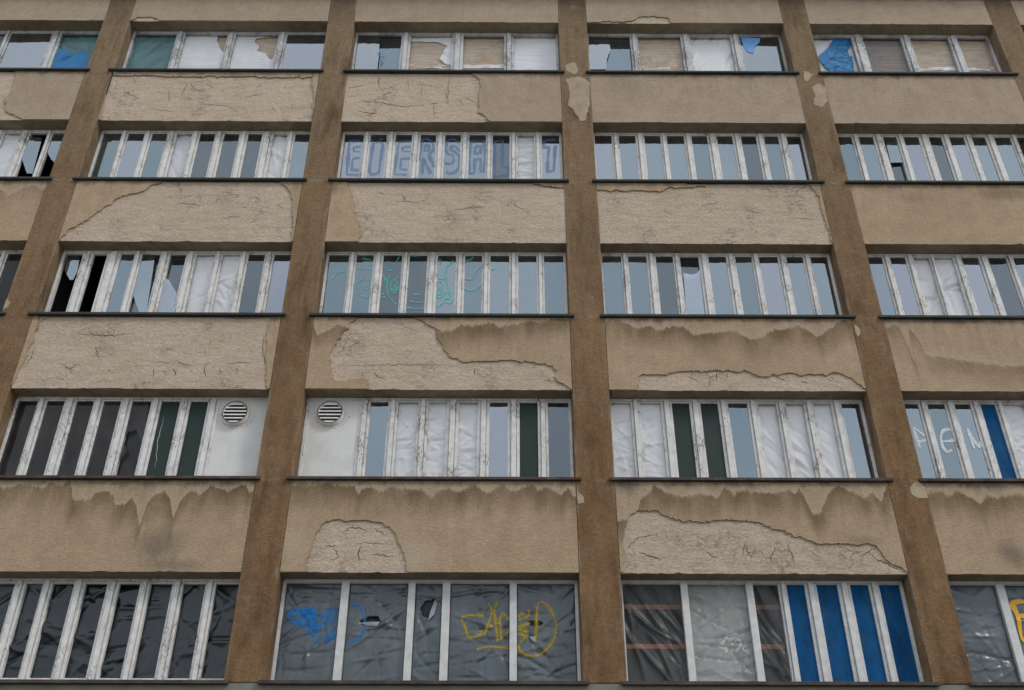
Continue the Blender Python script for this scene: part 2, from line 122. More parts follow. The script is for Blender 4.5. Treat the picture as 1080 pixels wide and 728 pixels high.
GR = {'eier': [[(-3.571, 17.012), (-3.802, 16.99), (-3.773, 16.037), (-3.526, 16.025)], [(-3.555, 16.846), (-3.689, 16.818), (-3.691, 16.695), (-3.555, 16.689)],
          [(-3.544, 16.519), (-3.69, 16.484), (-3.683, 16.17), (-3.529, 16.157)],
          [(-3.291, 16.93), (-3.315, 16.138), (-3.261, 16.039), (-3.117, 16.079), (-3.083, 16.862), (-3.113, 16.973), (-3.205, 16.986), (-3.291, 16.93)], [(-3.35, 17.027), (-3.313, 17.069)],
          [(-3.161, 17.07), (-3.127, 17.028)], [(-2.487, 17.005), (-2.75, 16.989), (-2.785, 16.055), (-2.474, 16.044)], [(-2.488, 16.853), (-2.657, 16.824), (-2.664, 16.714), (-2.488, 16.702)],
          [(-2.485, 16.511), (-2.673, 16.49), (-2.677, 16.201), (-2.473, 16.176)],
          [(-2.293, 16.078), (-2.266, 17.035), (-2.136, 17.064), (-2.024, 16.96), (-1.999, 16.774), (-2.091, 16.616), (-1.915, 16.114)],
          [(-2.188, 16.91), (-2.107, 16.897), (-2.093, 16.746), (-2.192, 16.718), (-2.188, 16.91)], [(-2.213, 16.059), (-2.206, 16.527), (-2.032, 16.08)],
          [(-1.452, 16.966), (-1.609, 17.069), (-1.727, 16.984), (-1.758, 16.777), (-1.697, 16.654), (-1.589, 16.601), (-1.563, 16.452), (-1.599, 16.35), (-1.76, 16.382)],
          [(-1.444, 16.725), (-1.529, 16.848), (-1.621, 16.874), (-1.647, 16.778), (-1.544, 16.71), (-1.448, 16.575), (-1.437, 16.285), (-1.525, 16.118), (-1.647, 16.083), (-1.77, 16.168)],
          [(-1.228, 16.087), (-1.221, 17.004), (-0.917, 17.021)], [(-0.917, 17.021), (-0.908, 16.157), (-0.997, 16.136), (-0.995, 16.492), (-1.115, 16.49), (-1.124, 16.088), (-1.228, 16.087)],
          [(-1.115, 16.866), (-0.994, 16.868), (-0.995, 16.675), (-1.12, 16.66), (-1.115, 16.866)],
          [(-0.703, 16.996), (-0.531, 17.027), (-0.543, 16.315), (-0.414, 16.29), (-0.422, 16.05), (-0.698, 16.007), (-0.703, 16.996)],
          [(0.342, 17.026), (0.673, 17.059), (0.674, 16.878), (0.582, 16.863), (0.538, 16.175), (0.399, 16.14), (0.45, 16.847), (0.329, 16.859), (0.342, 17.026)]],
 'face': [[(-3.79, 13.302), (-3.705, 13.448), (-3.568, 13.499)], [(-3.041, 13.273), (-3.185, 13.31), (-3.305, 13.247), (-3.349, 13.122), (-3.294, 12.968), (-3.171, 12.888), (-3.006, 12.882)],
          [(-3.082, 13.117), (-3.084, 13.095), (-3.092, 13.077), (-3.105, 13.065), (-3.122, 13.061), (-3.14, 13.065), (-3.156, 13.077), (-3.167, 13.095), (-3.172, 13.117), (-3.171, 13.138),
           (-3.163, 13.156), (-3.149, 13.168), (-3.132, 13.173), (-3.115, 13.168), (-3.099, 13.156), (-3.088, 13.138), (-3.082, 13.117)],
          [(-3.364, 13.589), (-3.182, 13.545), (-3.035, 13.558)], [(-3.258, 13.814), (-3.063, 13.763)], [(-2.841, 13.61), (-2.696, 13.508), (-2.606, 13.675), (-2.548, 13.856)],
          [(-2.68, 13.432), (-2.735, 13.168), (-2.674, 12.908), (-2.524, 12.695)],
          [(-2.525, 13.125), (-2.526, 13.066), (-2.536, 13.015), (-2.555, 12.982), (-2.579, 12.97), (-2.605, 12.982), (-2.628, 13.015), (-2.646, 13.065), (-2.656, 13.124), (-2.655, 13.184),
           (-2.645, 13.235), (-2.626, 13.269), (-2.602, 13.281), (-2.576, 13.269), (-2.552, 13.235), (-2.535, 13.185), (-2.525, 13.125)],
          [(-2.558, 13.094), (-2.558, 13.07), (-2.562, 13.05), (-2.569, 13.036), (-2.579, 13.032), (-2.589, 13.036), (-2.598, 13.05), (-2.605, 13.07), (-2.608, 13.094), (-2.608, 13.117),
           (-2.604, 13.138), (-2.597, 13.151), (-2.588, 13.156), (-2.578, 13.151), (-2.569, 13.138), (-2.562, 13.118), (-2.558, 13.094)],
          [(-2.607, 13.281), (-2.533, 13.369)], [(-2.862, 12.944), (-2.773, 12.957)], [(-2.855, 12.858), (-2.747, 12.877)], [(-2.825, 13.419), (-2.745, 13.23)],
          [(-2.341, 12.635), (-2.181, 12.611), (-1.993, 12.618)], [(-2.272, 12.787), (-2.141, 12.757), (-2.042, 12.763)],
          [(-2.152, 12.941), (-2.152, 12.936), (-2.154, 12.932), (-2.157, 12.929), (-2.161, 12.928), (-2.165, 12.929), (-2.168, 12.932), (-2.171, 12.936), (-2.172, 12.941), (-2.171, 12.945),
           (-2.17, 12.949), (-2.166, 12.952), (-2.163, 12.953), (-2.159, 12.952), (-2.155, 12.949), (-2.153, 12.945), (-2.152, 12.941)],
          [(-2.087, 12.941), (-2.087, 12.936), (-2.089, 12.932), (-2.092, 12.93), (-2.096, 12.929), (-2.1, 12.929), (-2.104, 12.932), (-2.106, 12.936), (-2.107, 12.941), (-2.106, 12.946),
           (-2.105, 12.95), (-2.101, 12.952), (-2.098, 12.953), (-2.094, 12.952), (-2.09, 12.95), (-2.088, 12.946), (-2.087, 12.941)],
          [(-2.355, 13.896), (-2.158, 13.858)],
          [(-1.653, 13.066), (-1.655, 12.99), (-1.667, 12.926), (-1.687, 12.884), (-1.713, 12.869), (-1.741, 12.883), (-1.766, 12.926), (-1.784, 12.99), (-1.793, 13.066), (-1.792, 13.142),
           (-1.78, 13.207), (-1.759, 13.25), (-1.733, 13.266), (-1.705, 13.251), (-1.68, 13.207), (-1.662, 13.142), (-1.653, 13.066)],
          [(-1.696, 13.035), (-1.697, 12.997), (-1.702, 12.965), (-1.711, 12.944), (-1.722, 12.936), (-1.734, 12.944), (-1.744, 12.965), (-1.752, 12.997), (-1.757, 13.035), (-1.756, 13.073),
           (-1.751, 13.105), (-1.743, 13.127), (-1.731, 13.134), (-1.719, 13.127), (-1.709, 13.105), (-1.701, 13.073), (-1.696, 13.035)],
          [(-1.598, 13.647), (-1.621, 13.361), (-1.553, 13.079), (-1.573, 12.863), (-1.691, 12.71), (-1.795, 12.613)], [(-1.789, 13.487), (-1.721, 13.329), (-1.58, 13.361)],
          [(-1.597, 13.615), (-1.475, 13.758)],
          [(-1.506, 12.925), (-1.509, 12.894), (-1.521, 12.868), (-1.54, 12.851), (-1.563, 12.845), (-1.586, 12.851), (-1.606, 12.868), (-1.62, 12.894), (-1.626, 12.924), (-1.623, 12.955),
           (-1.611, 12.981), (-1.592, 12.999), (-1.57, 13.005), (-1.546, 12.999), (-1.526, 12.981), (-1.512, 12.955), (-1.506, 12.925)],
          [(-1.594, 12.771), (-1.494, 12.753), (-1.449, 12.864)], [(-1.744, 13.808), (-1.727, 13.679)], [(-1.237, 13.093), (-1.105, 13.044), (-0.981, 13.107), (-0.928, 13.207)],
          [(-1.245, 13.331), (-1.113, 13.325), (-1.042, 13.49), (-0.939, 13.632)], [(-1.259, 13.733), (-1.128, 13.798), (-1.079, 13.903)], [(-0.738, 13.556), (-0.636, 13.582)]],
 'pen': [[(6.736, 9.695), (6.724, 9.889), (6.718, 10.08), (6.797, 10.008), (6.907, 9.885), (6.818, 9.824), (6.717, 9.808)],
         [(7.156, 9.816), (7.261, 9.825), (7.358, 9.848), (7.381, 9.994), (7.304, 10.06), (7.204, 10.005), (7.146, 9.879), (7.142, 9.706), (7.197, 9.617), (7.287, 9.655)],
         [(7.68, 9.681), (7.673, 9.865), (7.66, 10.074), (7.713, 9.864), (7.775, 9.71), (7.841, 9.924), (7.845, 10.117)]],
 'blue': [[(-3.825, 6.761), (-3.746, 6.823), (-3.609, 6.778), (-3.466, 6.825), (-3.55, 6.702), (-3.681, 6.6), (-3.79, 6.67), (-3.825, 6.761)],
          [(-3.744, 6.711), (-3.572, 6.763), (-3.629, 6.586), (-3.51, 6.652), (-3.47, 6.764), (-3.583, 6.865)],
          [(-3.679, 6.58), (-3.545, 6.552), (-3.422, 6.638), (-3.536, 6.763), (-3.407, 6.688), (-3.441, 6.522), (-3.339, 6.513), (-3.394, 6.404), (-3.467, 6.487), (-3.299, 6.563)],
          [(-3.346, 6.478), (-3.243, 6.564), (-3.288, 6.714), (-3.186, 6.817), (-3.229, 6.624), (-3.103, 6.69), (-3.057, 6.802), (-3.191, 6.766)],
          [(-3.194, 6.257), (-3.177, 6.39), (-3.073, 6.356), (-3.161, 6.445), (-2.991, 6.565), (-3.03, 6.665)], [(-3.597, 6.763), (-3.395, 6.774), (-3.479, 6.602), (-3.354, 6.613)],
          [(-3.282, 6.39), (-3.34, 6.315)]],
 'blue2': [[(-2.879, 6.869), (-2.744, 6.895), (-2.662, 6.768), (-2.618, 6.587), (-2.656, 6.418), (-2.773, 6.314), (-2.915, 6.269)]],
 'yel': [[(-0.766, 6.717), (-0.924, 6.743), (-1.106, 6.693), (-1.057, 6.557), (-0.987, 6.388), (-0.861, 6.407), (-0.782, 6.491)],
         [(-0.756, 6.417), (-0.668, 6.666), (-0.609, 6.827), (-0.576, 6.59), (-0.543, 6.327)], [(-0.722, 6.536), (-0.561, 6.585)], [(-0.516, 6.715), (-0.499, 6.539), (-0.482, 6.341)],
         [(-0.535, 6.59), (-0.466, 6.766), (-0.373, 6.654)], [(-0.372, 6.513), (-0.412, 6.405)], [(-0.688, 6.93), (-0.64, 6.817)], [(-0.554, 6.955), (-0.594, 6.838)],
         [(-0.867, 6.192), (-0.688, 6.239), (-0.371, 6.223)], [(-0.842, 6.442), (-0.781, 6.407)]],
 'yel2': [[(-0.226, 6.653), (-0.078, 6.712), (-0.052, 6.823)],
          [(-0.226, 6.552), (-0.053, 6.611), (-0.205, 6.502), (-0.079, 6.481), (-0.205, 6.423), (-0.104, 6.402), (-0.185, 6.314), (-0.216, 6.207), (-0.106, 6.118), (0.065, 6.107), (0.247, 6.236),
           (0.345, 6.407), (0.364, 6.607), (0.276, 6.836), (0.149, 6.939), (0.077, 6.873), (0.059, 6.585), (0.041, 6.302)],
          [(-0.134, 6.763), (-0.226, 6.713)]],
 'scrib': [[(2.903, 6.378), (3.025, 6.409), (2.936, 6.314), (2.908, 6.228), (3.02, 6.263)], [(3.066, 6.432), (3.182, 6.458)], [(3.07, 6.276), (3.167, 6.356), (3.23, 6.305), (3.128, 6.178)],
           [(3.2, 6.301), (3.31, 6.318), (3.24, 6.223), (3.32, 6.148)], [(3.039, 6.359), (3.141, 6.391)]],
 'bee': [[(7.822, 6.986), (7.603, 6.946), (7.624, 6.735), (7.598, 6.377), (7.753, 6.397), (7.87, 6.483), (7.874, 6.631), (7.801, 6.731), (7.616, 6.747)],
         [(7.801, 6.731), (7.922, 6.823), (7.925, 6.943), (7.822, 6.986)]],
 'ess': [[(-3.278, 19.804), (-3.355, 19.853), (-3.406, 19.767), (-3.315, 19.669), (-3.345, 19.5)]]}
BR = {(2, 0, -2): [[(-10.673, 17.102), (-10.367, 17.066), (-10.297, 16.025), (-10.416, 16.028), (-10.639, 16.456)]],
 (2, 0, -1): [[(-10.192, 17.133), (-9.894, 17.24), (-9.739, 16.231), (-10.014, 16.428), (-10.198, 16.654)]],
 (3, 1, 0): [[(-9.048, 13.852), (-8.793, 13.85), (-8.752, 13.493), (-8.779, 13.271), (-8.843, 13.265), (-8.938, 13.399), (-9.004, 13.495)]],
 (3, 1, 3): [[(-7.622, 14.07), (-7.324, 14.068), (-7.196, 12.492), (-7.343, 12.492), (-7.544, 12.889), (-7.58, 12.675)]],
 (3, 1, 4): [[(-7.019, 13.293), (-6.959, 13.293), (-6.729, 12.949), (-6.687, 12.492), (-7.015, 12.492), (-7.044, 12.981)]],
 (3, 3, 3): [[(2.998, 13.487), (3.158, 13.456), (3.263, 13.488), (3.324, 13.586), (3.315, 12.505), (2.938, 12.504)]],
 (1, 3, 0): [[(1.431, 20.652), (1.91, 20.313), (1.925, 19.971), (1.822, 19.61), (1.791, 19.292), (1.324, 19.279)]],
 (2, 4, 2): [[(7.67, 17.326), (8.002, 17.336), (7.94, 16.457), (7.645, 16.439)]],
 (4, 1, 4): [[(-7.124, 10.69), (-6.766, 10.691), (-6.74, 10.026), (-6.722, 9.728), (-6.888, 10.0), (-7.008, 9.949), (-7.058, 9.775), (-6.951, 9.579), (-7.038, 9.385), (-7.068, 9.169),
              (-7.14, 9.168)]],
 (1, 2, 0): [[(-3.909, 20.549), (-3.424, 20.553), (-3.378, 19.829), (-3.382, 19.198), (-3.941, 19.195)]]}
CUT = {'paperA': [[(-7.195, 20.472), (-7.085, 20.545), (-6.831, 20.652), (-6.881, 19.82), (-7.022, 19.928), (-7.174, 20.254)]],
 'paperB': [[(-6.297, 20.354), (-5.759, 20.447), (-5.81, 19.635), (-5.886, 19.657), (-6.012, 19.849), (-6.194, 19.921), (-6.173, 20.1), (-6.289, 20.209)]],
 'f1': [[(-2.701, 6.635), (-2.579, 6.701), (-2.417, 6.711), (-2.37, 6.616), (-2.519, 6.575), (-2.672, 6.595)]],
 'f2': [[(-1.771, 6.829), (-1.7, 6.957), (-1.548, 6.993), (-1.518, 6.905), (-1.611, 6.687), (-1.714, 6.702)]],
 'f4': [[(-0.073, 6.629), (0.07, 6.643), (0.162, 6.617), (0.12, 6.567), (0.019, 6.558), (-0.052, 6.578)], [(-0.053, 6.394), (0.028, 6.408), (0.037, 6.319)]],
 'blk': []}
FLAP = {'f1': [(-2.699, 6.61), (-2.548, 6.625), (-2.38, 6.621), (-2.416, 6.545), (-2.569, 6.565)],
 'f2': [(-1.537, 6.993), (-1.503, 6.905), (-1.537, 6.727), (-1.629, 6.636), (-1.605, 6.778)],
 'f4': [(-0.053, 6.404), (0.048, 6.408), (0.037, 6.305), (-0.023, 6.34)]}
TARP = {'sky_patch': [(4.969, 20.399), (5.427, 20.36), (5.385, 20.21), (5.267, 20.073), (5.183, 19.829), (5.056, 19.897), (5.005, 20.055)],
 't0': [(-10.782, 19.903), (-10.612, 19.93), (-10.411, 19.842), (-10.063, 19.864), (-9.81, 19.231), (-10.774, 19.259), (-10.815, 19.709)],
 't4': [(7.208, 20.485), (7.471, 20.438), (7.529, 20.239), (7.409, 20.011), (7.48, 19.831), (7.401, 19.252), (6.966, 19.234), (6.702, 19.76), (6.93, 20.062)]}
VENT = [(-5.19, 10.307), (-3.522, 10.314)]
SCRATCH = [(-6.454, 10.283), (-6.469, 9.955), (-6.468, 9.733), (-6.407, 9.273)]
BAT = [6.926, 6.297]
R=math.radians
rng=random.Random(7)
scene=bpy.context.scene; COL=scene.collection

# ------------------------------------------------------------------ mesh helpers
class MB:
    def __init__(s): s.v=[]; s.f=[]; s.m=[]
    def box(s,x0,x1,y0,y1,z0,z1,mi=0):
        b=len(s.v)
        s.v+=[(x0,y0,z0),(x1,y0,z0),(x1,y1,z0),(x0,y1,z0),(x0,y0,z1),(x1,y0,z1),(x1,y1,z1),(x0,y1,z1)]
        s.f+=[tuple(b+i for i in q) for q in ((0,3,2,1),(4,5,6,7),(0,1,5,4),(1,2,6,5),(2,3,7,6),(3,0,4,7))]; s.m+=[mi]*6
    def poly(s,pts,mi=0):
        b=len(s.v); s.v+=list(pts); s.f.append(tuple(range(b,b+len(pts)))); s.m.append(mi)
    def prism(s,prof,x0,x1,mi=0):
        """profile of (y,z) points swept along x"""
        n=len(prof); b=len(s.v)
        s.v+=[(x0,y,z) for y,z in prof]+[(x1,y,z) for y,z in prof]
        for i in range(n):
            j=(i+1)%n; s.f.append((b+i,b+j,b+n+j,b+n+i)); s.m.append(mi)
        s.f.append(tuple(b+i for i in reversed(range(n)))); s.f.append(tuple(b+n+i for i in range(n))); s.m+=[mi]*2
    def build(s,name,mats,parent=None,smooth=False,origin=None,bevel=0,facing=False):
        me=bpy.data.meshes.new(name)
        v=s.v
        if origin is not None: v=[(a-origin[0],b-origin[1],c-origin[2]) for a,b,c in v]
        me.from_pydata(v,[],s.f); 
        if not isinstance(mats,(list,tuple)): mats=[mats]
        for m in mats: me.materials.append(m)
        for p,mi in zip(me.polygons,s.m): p.material_index=mi; p.use_smooth=smooth
        bm=bmesh.new(); bm.from_mesh(me)
        if facing:
            bm.normal_update()
            for f in bm.faces:
                if f.normal.y>0: f.normal_flip()
        else: bmesh.ops.recalc_face_normals(bm,faces=bm.faces)
        bm.to_mesh(me); bm.free()
        me.update()
        o=bpy.data.objects.new(name,me); COL.objects.link(o)
        if origin is not None: o.location=origin
        if parent is not None: o.parent=parent
        if bevel:
            b=o.modifiers.new('bevel','BEVEL'); b.width=bevel; b.segments=1; b.limit_method='ANGLE'
        return o
def tag(o,label=None,cat=None,group=None,kind=None):
    if label: o['label']=label
    if cat: o['category']=cat
    if group: o['group']=group
    if kind: o['kind']=kind
    return o

# ------------------------------------------------------------------ node helpers
class NT:
    def __init__(s,name):
        s.mat=bpy.data.materials.new(name); s.mat.use_nodes=True; s.t=s.mat.node_tree; s.t.nodes.clear()
        s.out=s.n('ShaderNodeOutputMaterial'); s.pos=s.n('ShaderNodeNewGeometry').outputs['Position']
    def n(s,typ,**kw):
        o=s.t.nodes.new(typ)
        for k,v in kw.items(): setattr(o,k,v)
        return o
    def l(s,a,b): s.t.links.new(a,b)
    def setin(s,sock,v):
        if isinstance(v,bpy.types.NodeSocket): s.l(v,sock)
        elif v is not None:
            if isinstance(v,(tuple,list)) and len(v)==3 and sock.type=='RGBA': v=(*v,1)
            sock.default_value=v
    def math(s,op,a,b=None,c=None,clamp=False):
        o=s.n('ShaderNodeMath',operation=op,use_clamp=clamp)
        for i,v in enumerate((a,b,c)):
            if v is not None: s.setin(o.inputs[i],v)
        return o.outputs[0]
    def mix(s,f,a,b,blend='MIX'):
        o=s.n('ShaderNodeMix',data_type='RGBA',blend_type=blend)
        s.setin(o.inputs[0],f); s.setin(o.inputs[6],a); s.setin(o.inputs[7],b); return o.outputs[2]
    def scale(s,v,sc):
        o=s.n('ShaderNodeVectorMath',operation='MULTIPLY'); s.l(v,o.inputs[0]); o.inputs[1].default_value=sc; return o.outputs[0]
    def add(s,v,w):
        o=s.n('ShaderNodeVectorMath',operation='ADD'); s.setin(o.inputs[0],v); s.setin(o.inputs[1],w); return o.outputs[0]
    def noise(s,scale=5,detail=4,rough=.55,vec=None,dist=0,col=False):
        o=s.n('ShaderNodeTexNoise'); s.l(vec if vec is not None else s.pos,o.inputs['Vector'])
        o.inputs['Scale'].default_value=scale;o.inputs['Detail'].default_value=detail;o.inputs['Roughness'].default_value=rough;o.inputs['Distortion'].default_value=dist
        return o.outputs['Color' if col else 'Fac']
    def vor(s,scale=5,vec=None,feature='F1'):
        o=s.n('ShaderNodeTexVoronoi',feature=feature); s.l(vec if vec is not None else s.pos,o.inputs['Vector']); o.inputs['Scale'].default_value=scale
        return o.outputs['Distance']
    def rng(s,v,a,b,c=0,d=1,smooth=False):
        o=s.n('ShaderNodeMapRange'); o.clamp=True
        if smooth: o.interpolation_type='SMOOTHSTEP'
        for k,x in zip(('Value','From Min','From Max','To Min','To Max'),(v,a,b,c,d)): s.setin(o.inputs[k],x)
        return o.outputs[0]
    def xyz(s,v=None):
        o=s.n('ShaderNodeSeparateXYZ'); s.l(v if v is not None else s.pos,o.inputs[0]); return o.outputs
    def bump(s,h,strength=.5,dist=.01,normal=None):
        o=s.n('ShaderNodeBump'); s.l(h,o.inputs['Height']); o.inputs['Strength'].default_value=strength;o.inputs['Distance'].default_value=dist
        if normal is not None: s.l(normal,o.inputs['Normal'])
        return o.outputs[0]
    def bsdf(s,color,rough=.9,spec=.3,normal=None,**kw):
        o=s.n('ShaderNodeBsdfPrincipled'); s.setin(o.inputs['Base Color'],color); s.setin(o.inputs['Roughness'],rough); o.inputs['Specular IOR Level'].default_value=spec
        if normal is not None: s.l(normal,o.inputs['Normal'])
        for k,v in kw.items(): s.setin(o.inputs[k.replace('_',' ')],v)
        return o.outputs[0]
    def done(s,sh): s.l(sh,s.out.inputs[0]); return s.mat
def hexlin(r,g,b):
    f=lambda c:(c/255/12.92 if c/255<.04045 else ((c/255+.055)/1.055)**2.4); return (f(r),f(g),f(b))

# ------------------------------------------------------------------ wall materials
def coat_mat(name,ztop,x0,x1,stain=None,mild=(),grime=.6,stst=.82,base=(.375,.300,.215),seed=0.):
    t=NT(name); P=t.add(t.pos,(seed*3.1,0,seed*1.7)); X,Y,Z=t.xyz()
    big=t.noise(.55,4,.6,P); mid=t.noise(2.6,6,.65,P); fine=t.noise(21,5,.75,t.scale(P,(1,1,1.25))); grain=t.noise(52,3,.75,P)
    c=t.mix(t.rng(big,.3,.7),(base[0]*.90,base[1]*.88,base[2]*.84),(base[0]*1.06,base[1]*1.05,base[2]*1.04))
    c=t.mix(t.rng(mid,.43,.72,0,.62),c,(base[0]*.70,base[1]*.67,base[2]*.62))
    c=t.mix(t.rng(fine,.42,.68,0,.5),c,(base[0]*.60,base[1]*.57,base[2]*.52)); c=t.mix(t.rng(grain,.56,.70,0,.4),c,(base[0]*1.3,base[1]*1.3,base[2]*1.3))
    d=t.math('SUBTRACT',ztop,Z)
    # rain streaks that run down from under the ledge
    st=t.noise(1,5,.6,t.scale(P,(9,9,.8)))
    sk=t.math('MULTIPLY',t.rng(st,.46,.72),t.rng(d,0,1.3,1,0))
    c=t.mix(t.math('MULTIPLY',sk,.42*grime),c,(.13,.105,.08))
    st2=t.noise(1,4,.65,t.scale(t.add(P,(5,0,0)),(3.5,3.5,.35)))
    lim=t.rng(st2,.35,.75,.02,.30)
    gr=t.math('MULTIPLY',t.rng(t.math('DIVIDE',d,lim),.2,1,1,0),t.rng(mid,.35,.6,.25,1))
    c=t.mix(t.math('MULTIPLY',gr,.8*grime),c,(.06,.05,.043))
    bumpx=None
    if stain:
        o=t.n('ShaderNodeFloatCurve'); cu=o.mapping.curves[0]
        pts=sorted((max(0,min(1,(x-x0)/(x1-x0))),max(0,min(1,ztop-z))) for x,z in stain)
        pts=[pts[0]]+[p for a,p in zip(pts,pts[1:]) if p[0]-a[0]>.003]
        if pts[0][0]>.001: pts.insert(0,(0,pts[0][1]))
        if pts[-1][0]<.999: pts.append((1,pts[-1][1]))
        cu.points[0].location=pts[0]; cu.points[1].location=pts[-1]
        for p in pts[1:-1]: cu.points.new(*p)
        for p in cu.points: p.handle_type='VECTOR'
        o.mapping.update()
        t.l(t.rng(X,x0,x1),o.inputs['Value'])
        jag=t.math('MULTIPLY',t.math('SUBTRACT',t.noise(14,3,.7,t.scale(P,(1.4,0,.2))),.5),.22)
        e=t.math('ADD',o.outputs[0],jag)
        dd=t.math('SUBTRACT',d,e)
        edge=t.rng(dd,-.004,t.rng(t.noise(2.2,3,.6,P),.4,.62,.010,.075))
        fade=t.rng(dd,.02,.62,1,0,True)
        fade=t.math('MULTIPLY',t.math('MULTIPLY',fade,t.rng(mid,.25,.6,.66,1)),t.rng(t.noise(1,4,.6,t.scale(P,(2.2,1,.5))),.32,.58,.45,1))
        light=t.math('MULTIPLY',t.rng(dd,-.16,0,.1,.7),t.rng(dd,0,.008,1,0))
        c=t.mix(t.math('MULTIPLY',light,.55),c,(.47,.40,.31))
        rim=t.math('MULTIPLY',edge,t.rng(dd,.01,.09,1,0))
        c=t.mix(t.math('MULTIPLY',t.math('MULTIPLY',edge,fade),stst),c,(.155,.105,.058))
        
    for (mx,mz,rx,rz,s_,*mc) in mild:
        u=t.math('DIVIDE',t.math('SUBTRACT',X,mx),rx); w=t.math('DIVIDE',t.math('SUBTRACT',Z,mz),rz)
        dist=t.math('SQRT',t.math('ADD',t.math('MULTIPLY',u,u),t.math('MULTIPLY',w,w)))
        dist=t.math('ADD',dist,t.math('MULTIPLY',t.math('SUBTRACT',t.noise(5,5,.7,t.scale(P,(1.6,1,.6))),.5),1.1))
        c=t.mix(t.math('MULTIPLY',t.rng(dist,.25,1.05,1,0),s_),c,mc[0] if mc else (.085,.082,.078))
    h=t.math('ADD',t.math('MULTIPLY',grain,.7),t.math('MULTIPLY',fine,1.5))
    nr=t.bump(h,.8,.022)
    return t.done(t.bsdf(c,.93,.2,nr))

def bare_mat(name,seed=0.,base=(.645,.535,.422)):
    t=NT(name); P=t.add(t.pos,(seed*2.3,0,seed*4.1)); 
    big=t.noise(.8,5,.6,P); mid=t.noise(4,6,.7,P); fine=t.noise(19,6,.8,t.scale(P,(.8,1,1.4))); hz=t.noise(1,6,.7,t.scale(P,(2.2,2,9)))
    c=t.mix(t.rng(big,.3,.7),(base[0]*.90,base[1]*.88,base[2]*.85),(base[0]*1.08,base[1]*1.08,base[2]*1.09))
    c=t.mix(t.rng(hz,.42,.72,0,.75),c,(base[0]*.72,base[1]*.70,base[2]*.67))
    c=t.mix(t.rng(mid,.5,.8,0,.5),c,(base[0]*1.15,base[1]*1.17,base[2]*1.2))
    warp=t.n('ShaderNodeVectorMath',operation='MULTIPLY_ADD'); t.l(t.noise(5,5,.7,P,col=True),warp.inputs[0]); warp.inputs[1].default_value=(.35,.35,.35); t.l(t.scale(P,(1,1,1.6)),warp.inputs[2])
    v1=t.vor(2.6,warp.outputs[0],'DISTANCE_TO_EDGE'); v2=t.vor(6.5,t.add(warp.outputs[0],(3,1,2)),'DISTANCE_TO_EDGE')
    area=t.noise(1.3,4,.6,t.add(P,(9,3,1)))
    k1=t.math('MULTIPLY',t.rng(v1,.001,.011,1,0),t.rng(area,.52,.66)); k2=t.math('MULTIPLY',t.rng(v2,.003,.024,1,0),t.rng(area,.54,.70,.0,.6))
    k=t.math('MAXIMUM',k1,k2)
    c=t.mix(t.math('MULTIPLY',k,.5),c,(.085,.066,.048))
    # pits and dirt flecks
    pit=t.math('MULTIPLY',t.rng(t.noise(21,5,.7,P),.585,.655),t.rng(t.noise(1.7,4,.6,P),.38,.58))
    c=t.mix(t.math('MULTIPLY',pit,.7),c,(.09,.072,.056))
    c=t.mix(t.rng(fine,.44,.66,0,.58),c,(base[0]*.52,base[1]*.49,base[2]*.45))
    h=t.math('ADD',t.math('MULTIPLY',fine,1.3),t.math('MULTIPLY',mid,2.2)); h=t.math('SUBTRACT',h,t.math('MULTIPLY',k,1.2)); h=t.math('ADD',h,hz)
    return t.done(t.bsdf(c,.95,.15,t.bump(h,.95,.035)))

